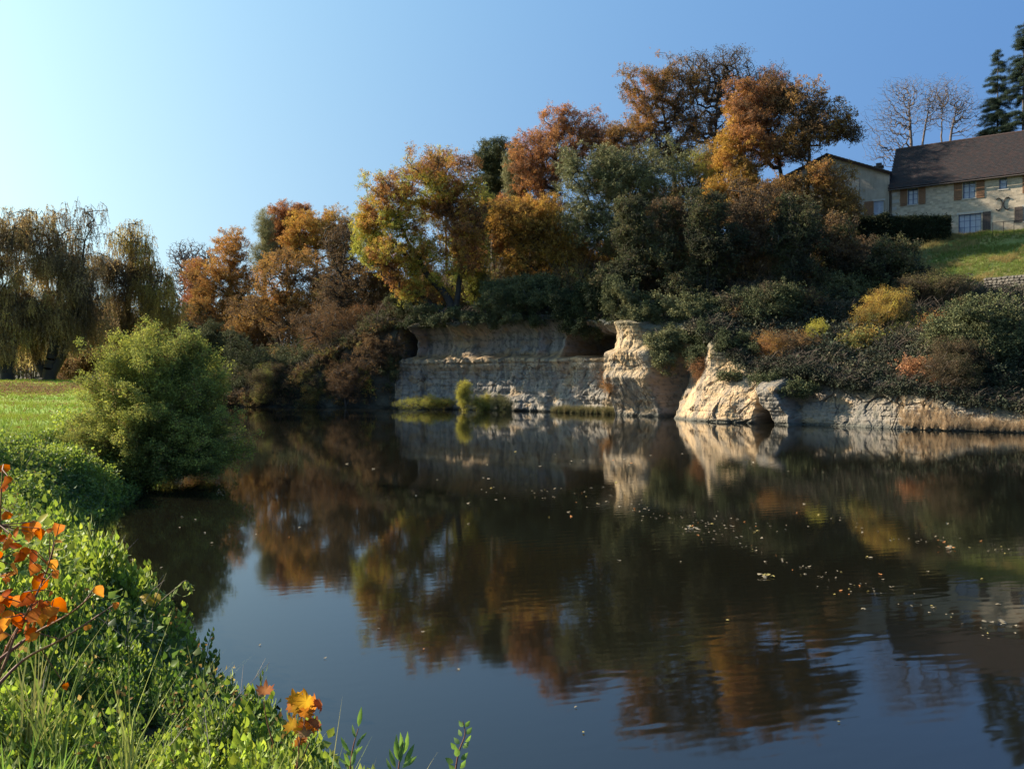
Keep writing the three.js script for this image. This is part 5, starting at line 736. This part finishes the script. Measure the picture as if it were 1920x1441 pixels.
// ------------------------------------------------------------------ single plants close to the eye
function standLeaf(T, name, g, p, q, s, c, mat = M.fore) { const m = new THREE.Mesh(g, mat.clone ? leafMat(c, mat) : mat); m.name = name; m.position.copy(p); m.quaternion.copy(q); m.scale.setScalar(s); m.castShadow = m.receiveShadow = true; T.add(m); return m; }
const lm = new Map();
function leafMat(c, mat) { const k = c.map((v) => Math.round(v * 40)).join() + mat.uuid; if (!lm.has(k)) { const m = mat.clone(); m.vertexColors = true; m.color = C(...c.map((v) => Math.round(v * 40) / 40)); lm.set(k, m); } return lm.get(k); }
const HEART = [[0, .3], [.08, .85], [.25, 1], [.5, .85], [.75, .45], [.9, .16], [1, 0]], LANCE = [[0, 0], [.25, .8], [.5, 1], [.75, .7], [1, 0]];
const hearts = [[.46, .35, .3], [.5, -.2, .55], [.4, .6, -.2], [.52, .2, .8]].map(([w, f, c], k) => leafGeo(1, w, HEART.map(([t, v], q) => [t, v ? v * (1 + .12 * Math.sin(q * 2.4 + k)) : 0]), f, c)), lance = leafGeo(1, .13, LANCE, .35, .3), oval = leafGeo(1, .3, OV, .3, .25);
function mapleGeo(curl) { // five-lobed leaf, cupped
  const pts = [[0, 0], [.12, .1], [.42, -.02], [.34, .16], [.62, .3], [.44, .38], [.6, .62], [.34, .56], [.26, .66], [.16, .6], [.08, .86], [0, 1]], s = pts.concat(pts.slice(1, -1).reverse().map(([x, y]) => [-x, y])), p = [0, .36, .03], idx = [];
  s.forEach(([x, y]) => p.push(x, y, -curl * (x * x * 1.1 + (y - .36) ** 2 * .9))); for (let k = 0; k < s.length; k++) idx.push(0, 1 + k, 1 + (k + 1) % s.length);
  const g = new THREE.BufferGeometry(); g.setAttribute('position', new THREE.Float32BufferAttribute(p, 3)); g.setIndex(idx); g.computeVertexNormals(); return g;
}
const maples = [mapleGeo(.5), mapleGeo(-.55), mapleGeo(.95)];
const mottle = (g, f) => { const p = g.attributes.position, a = []; for (let k = 0; k < p.count; k++) { const e = f(p.getX(k), p.getY(k), k); a.push(e[0], e[1], e[2]); } g.setAttribute('color', new THREE.Float32BufferAttribute(a, 3)); };
maples.forEach((g) => mottle(g, (x, y, k) => { const e = clamp(Math.hypot(x, y - .36) * 1.5), n = .8 + .4 * hash(k, 4, 2); return [n * lerp(1.1, .62, e), n * lerp(1.15, .42, e), n * lerp(1.1, .5, e)]; }));
hearts.forEach((g, q) => mottle(g, (x, y, k) => { const n = .7 + .5 * hash(k, q, 5), e = Math.abs(x) * 1.4; return [n * (1.1 - .3 * e), n * (1.15 - .6 * e), n]; }));
[lance, oval].forEach((g) => mottle(g, (x, y, k) => { const n = .8 + .35 * hash(k, 7, 5); return [n, n, n]; }));
const E3 = (x, y, z) => new THREE.Quaternion().setFromEuler(new THREE.Euler(x, y, z, 'YXZ'));
{ // the orange-leaved shoots at the left edge
  const r = RNG(131), d = 3.3, b = at(-30, 1330, d); b.y = lawnY(b.x, b.z); const T = thing('orange_leaved_shrub', 'shrub with large glowing orange leaves at the left edge', 'shrub', b), st = new MB();
  const L = [[6, 885, 30], [14, 905, 26], [4, 925, 26], [16, 972, 26], [14, 1025, 34], [30, 1030, 26], [42, 1050, 30], [40, 1000, 0], [75, 1105, 46], [44, 1128, 36], [100, 1145, 44], [78, 1158, 42], [56, 1165, 40], [34, 1170, 40], [16, 1160, 34], [8, 1125, 36], [4, 1090, 30], [176, 1118, 34], [92, 1068, 34], [10, 1222, 26], [164, 1180, 20], [216, 1138, 18], [66, 1198, 24], [22, 1085, 30], [-12, 1060, 40], [-14, 1140, 44], [-10, 960, 34], [-16, 1190, 40], [120, 1290, 18]];
  for (let k = 0; k < 62; k++) L.push([-14 + 125 * Math.pow(r(), 1.5), 990 + 210 * r(), 15 + 22 * r()]);
  const stems = [[[-30, 1330], [-10, 1180], [-4, 1040], [4, 880]], [[-28, 1330], [10, 1240], [40, 1170], [110, 1140]], [[-28, 1300], [20, 1200], [60, 1130], [92, 1060]], [[-20, 1250], [60, 1190], [130, 1150], [176, 1112]], [[-20, 1300], [40, 1240], [120, 1195], [216, 1132]]].map((s) => new THREE.CatmullRomCurve3(s.map(([x, y], k) => at(x, y, d + .15 * gs(r)).sub(b)))); stems.forEach((c) => st.chain(c.getPoints(14), (t) => lerp(.008, .0025, t), 5));
  L.forEach(([x, y, sz]) => { if (!sz) return; const p = at(x, y - sz * .5, d + .12 * gs(r)).sub(b), col = [[.58, .13, .01], [.6, .17, .02], [.45, .08, .01], [.6, .22, .03]][Math.floor(r() * 4)]; let near = null, nd = 9; for (const c of stems) for (let k = 0; k <= 14; k++) { const q = c.getPoint(k / 14), e = q.distanceTo(p); if (e < nd) { nd = e; near = q; } } st.tube(near, p, .003, .002, 3); standLeaf(T, 'leaf', hearts[Math.floor(r() * 4)], p, E3(Math.PI - .3 + gs(r) * .6, gs(r) * 1.1, gs(r) * .8), sz * .78 * d / F, col, M.glow); });
  mesh('stem', st.geo(), M.redStem, T);
}
{ // yellow bramble spray behind it
  const r = RNG(133), d = 7, b = at(95, 1060, d); const T = thing('yellow_bramble', 'bramble spray with bright yellow leaves left of the water', 'bramble', V(b.x, lawnY(b.x, b.z), b.z)), o = T.position, st = new MB(); const cv = new THREE.CatmullRomCurve3([at(90, 1090, d), at(96, 1040, d), at(100, 1005, d), at(92, 990, d)].map((p) => p.sub(o))); st.chain(cv.getPoints(10), (t) => lerp(.008, .003, t), 5); mesh('stem', st.geo(), M.stem, T);
  for (const [x, y, s] of [[72, 982, 20], [98, 1000, 16], [78, 1006, 14], [102, 1020, 16], [96, 1034, 16], [108, 1008, 12], [104, 1046, 12], [70, 1040, 14], [50, 1020, 14]]) standLeaf(T, 'leaf', oval, at(x, y, d + .1 * gs(r)).sub(o), E3(-.9 + gs(r) * .5, gs(r), gs(r)), s * 1.5 * d / F, [.5, .36 + .06 * r(), .03]);
}
{ // willow shoot arching over the water with two yellow leaves at its foot
  const r = RNG(134), d = 7.6, b = at(286, 1160, d), T = thing('arching_shoot', 'thin arching willow shoot with yellow leaves over the water', 'shoot', V(b.x, .35, b.z)), o = T.position, st = new MB();
  const cs = [[[278, 1160], [300, 1128], [326, 1106], [348, 1088], [356, 1094], [358, 1112]], [[282, 1150], [296, 1110], [312, 1074]]].map((s) => new THREE.CatmullRomCurve3(s.map(([x, y]) => at(x, y, d).sub(o)))); cs.forEach((c) => st.chain(c.getPoints(16), (t) => lerp(.006, .002, t), 4)); mesh('stem', st.geo(), M.stem, T);
  for (let k = 0; k < 22; k++) standLeaf(T, 'leaf', lance, cs[0].getPoint(.3 + .7 * k / 22), E3(2.4 + gs(r) * .4, r() * 6.3, 0), .085, [.3, .34, .06]);
  for (const [x, y, s] of [[283, 1122, 22], [300, 1128, 20], [290, 1136, 20], [272, 1132, 16]]) standLeaf(T, 'leaf', oval, at(x, y, d).sub(o), E3(-.5 + gs(r) * .4, gs(r), gs(r)), s * d / F * 1.2, [.55, .36, .02]);
}
{ // maple sapling with a few amber leaves at the water's edge
  const r = RNG(135), d = 4.6, b = at(560, 1470, d), T = thing('maple_sapling', 'maple sapling with amber and rusty leaves at the bottom edge', 'sapling', V(b.x, .1, b.z)), o = T.position, st = new MB();
  const S = [[[552, 1470], [560, 1400], [572, 1345], [568, 1325]], [[552, 1470], [560, 1410], [556, 1370]], [[552, 1470], [515, 1400], [498, 1340], [494, 1310]], [[554, 1460], [572, 1410], [580, 1390]]].map((s) => new THREE.CatmullRomCurve3(s.map(([x, y]) => at(x, y, d + .04 * gs(r)).sub(o)))); S.forEach((c) => st.chain(c.getPoints(10), (t) => lerp(.006, .002, t), 5)); mesh('stem', st.geo(), M.redStem, T);
  for (const [x, y, s, c, ry] of [[548, 1322, 44, 0, -.5], [562, 1330, 46, 1, .1], [574, 1320, 46, 1, .5], [586, 1326, 40, 0, .9], [598, 1322, 34, 2, 1.2], [556, 1312, 36, 1, -.2], [570, 1340, 34, 0, .3], [550, 1362, 38, 1, -.6], [562, 1370, 38, 1, 0], [578, 1362, 40, 0, .5], [588, 1358, 32, 2, .9], [572, 1378, 28, 3, .3], [496, 1298, 34, 2, .4], [488, 1302, 28, 3, -.4], [558, 1392, 28, 0, -.2], [568, 1388, 24, 2, .4]])
    standLeaf(T, 'leaf', maples[Math.floor(r() * 3)], at(x, y + s * .2, d + .08 * gs(r)).sub(o), E3(-.35 + gs(r) * .55, ry + gs(r) * .4, -(x - (x < 530 ? 492 : 568)) * .035 + gs(r) * .35), s * .86 * d / F, [[.6, .22, .02], [.62, .36, .03], [.3, .12, .05], [.4, .24, .12]][c], M.glow);
}
function shoot(label, pts, d, leaves, seed) {
  const r = RNG(seed), b = at(pts[0][0], pts[0][1], d), T = thing('willow_shoot', label, 'shoot', V(b.x, Math.max(.1, lawnY(b.x, b.z)), b.z), 'green shoots at the bottom edge'), o = T.position, st = new MB(), P = pts.map(([x, y]) => at(x, y, d).sub(o)); P.unshift(V(P[0].x, 0, P[0].z)); const cv = new THREE.CatmullRomCurve3(P); st.chain(cv.getPoints(18), (t) => lerp(.006, .0018, t), 5); mesh('stem', st.geo(), M.redStem, T);
  for (const [x, y, s, rot, g, tilt] of leaves) standLeaf(T, 'leaf', g ?? lance, at(x, y, d + .02 * gs(r)).sub(o), E3((tilt ?? .1) + gs(r) * .25, gs(r) * .5, -rot), s * d / F, [[.2, .32, .06], [.26, .38, .09], [.15, .26, .05]][Math.floor(r() * 3)]);
  delete T.userData.group; return T;
}
shoot('leftmost of three green shoots at the bottom edge, with long narrow leaves', [[655, 1460], [662, 1400], [672, 1365]], 4, [[672, 1362, 36, .15], [668, 1384, 26, -.5], [674, 1388, 20, .7], [655, 1410, 32, -.6], [668, 1400, 24, .5], [660, 1436, 34, .2], [656, 1436, 28, -.4], [662, 1420, 22, .6], [650, 1432, 22, -.9], [640, 1440, 34, -1.2], [666, 1412, 18, .9]], 141);
shoot('middle of three green shoots at the bottom edge, a tight leafy tip', [[745, 1470], [750, 1420], [755, 1395]], 3.9, [[752, 1410, 36, 0], [748, 1412, 34, -.2], [756, 1414, 40, .3], [750, 1430, 40, .1], [742, 1440, 36, -.4], [758, 1430, 38, .5], [746, 1424, 34, -.2], [736, 1446, 26, -.6], [754, 1440, 30, .7], [762, 1436, 26, .8]], 142);
shoot('rightmost of three green shoots at the bottom edge, with small oval leaves', [[852, 1470], [860, 1410], [872, 1375], [868, 1352]], 4.1, [[868, 1362, 14, -.6, oval], [872, 1362, 14, .7, oval], [874, 1376, 16, .8, oval], [866, 1380, 14, -.7, oval], [872, 1390, 16, 1, oval], [862, 1394, 16, -.9, oval], [868, 1402, 16, .8, oval], [854, 1404, 16, -.6, oval], [858, 1418, 20, -.2, oval], [864, 1424, 18, .9, oval], [850, 1430, 18, -1, oval], [862, 1440, 18, .8, oval], [852, 1442, 16, -.8, oval]], 143);
{ // grass clump at the left edge
  const r = RNG(136), d = 3.2, b = at(10, 1400, d), T = thing('grass_clump', 'clump of long green grass blades at the lower left edge', 'grass', V(b.x, lawnY(b.x, b.z) - .02, b.z)), list = [];
  for (let k = 0; k < 110; k++) { const a = gs(r) * .35; list.push({ p: V(gs(r) * .14, 0, gs(r) * .1), q: E3(gs(r) * .2, r() * 6.3, 0).premultiply(E3(0, 0, -.5 - a)), s: V(.38 + .2 * r(), .36 + .2 * r(), .38), c: C(.13, .24, .03).lerp(C(.26, .34, .06), r()) }); }
  const blade = tint(leafGeo(1, .014, [[0, 1], [.4, .9], [.75, .6], [1, 0]], .3, .4), [1, 1, 1]); inst('blades', blade, M.fore, list, T);
}

// ------------------------------------------------------------------ fallen leaves on the water
{
  const r = RNG(151), geos = [0, 1, 2].map((k) => { const g = leafGeo(1, .32, OV, [.5, -.3, .3][k], [.3, -.2, .1][k]); g.translate(0, -.5, 0); g.rotateX(-Math.PI / 2); return g; }).concat(maples.slice(0, 2).map((m) => { const g = m.clone(); g.translate(0, -.45, 0); g.rotateX(-Math.PI / 2); return g; }));
  const kinds = [['small pale dry leaf floating on the dark water', 'pale leaves scattered on the water', [.28, .22, .14]], ['small straw-yellow leaf floating on the dark water', 'yellow leaves scattered on the water', [.42, .32, .1]], ['small rusty-orange leaf floating on the dark water', 'orange leaves scattered on the water', [.5, .2, .06]]].map(([l, g, c]) => [l, g, new THREE.MeshPhysicalMaterial({ color: C(...c), roughness: 1, transmission: .2, specularIntensity: .3, side: THREE.DoubleSide })]);
  let made = 0; const leafAt = (px, py, sz, k) => {
    const d = EYE * F / (py - 700), [l, g, mt] = kinds[k], m = new THREE.Mesh(geos[Math.floor(r() * 5)], mt); m.name = numbered('floating_leaf'); m.position.set((px - CX) / F * d, .012, -d); m.rotation.set(gs(r) * .25, r() * 6.3, gs(r) * .2); m.scale.setScalar(clamp(sz * .72 * d / F, .03, .12)); m.castShadow = m.receiveShadow = true; scene.add(m); tag(m, l, 'leaf', g); made++;
  };
  const drift = [[900, 910, 1340, 985, 60], [1130, 930, 1500, 1010, 50], [1290, 985, 1620, 1110, 50], [1500, 960, 1900, 1040, 36], [1560, 1090, 1900, 1190, 30], [1000, 850, 1560, 880, 26]];
  for (const [x0, y0, x1, y1, n] of drift) for (let k = 0; k < n; k++) { const t = r(), w = Math.sin(t * 7 + x0) * 8; leafAt(lerp(x0, x1, t) + gs(r) * 24, lerp(y0, y1, t) + w + gs(r) * 15, 4 + 8 * r() * r(), r() < .78 ? 0 : r() < .6 ? 1 : 2); }
  while (made < 290) { const px = 860 + 1060 * r(), line = 905 + (px - 900) * .2, py = line + gs(r) * 95 + (r() < .12 ? 120 * r() : 0); if (py < 800 || py > 1330) continue; leafAt(px, py, (5 + 7 * r()) * (py > 1000 ? 1.15 : .9), r() < .78 ? 0 : r() < .6 ? 1 : 2); }
  for (const [x, y, k] of [[540, 1008, 2], [478, 1003, 0], [560, 990, 0], [335, 990, 0], [340, 970, 0], [365, 975, 0], [395, 1020, 0], [382, 1000, 0], [300, 1066, 0], [245, 1052, 0], [212, 1058, 0], [185, 970, 2], [180, 1078, 2], [708, 1181, 0], [793, 1220, 2], [792, 1188, 0], [485, 1212, 0], [608, 1237, 0], [860, 1258, 0], [1095, 1378, 1], [1080, 1330, 0], [1577, 1358, 1], [700, 880, 0], [650, 870, 0], [820, 900, 0], [780, 930, 0]]) leafAt(x, y, 9, k);
  const raft = (label, x, y, w, k) => { const d = EYE * F / (y - 700), T = thing('leaf_raft', label, 'floating leaves', V((x - CX) / F * d, .012, -d)); for (let q = 0; q < 9; q++) { const m = new THREE.Mesh(geos[Math.floor(r() * 5)], kinds[r() < .6 ? k : 0][2]); m.name = 'leaf'; m.position.set(gs(r) * w * .4, .004 * q, gs(r) * w * .22); m.rotation.set(gs(r) * .3, r() * 6.3, gs(r) * .3); m.scale.setScalar(.055 + .045 * r()); T.add(m); } };
  raft('raft of orange fallen leaves, the upper of two at the right', 1785, 1030, .45, 2); raft('raft of pale fallen leaves, the lower of two at the right edge', 1885, 1172, .4, 0); raft('small raft of pale leaves in the middle of the water', 1300, 993, .5, 0); raft('small raft of pale leaves left of the orange raft', 1440, 1083, .3, 1);
}
renderer.render(scene, camera);
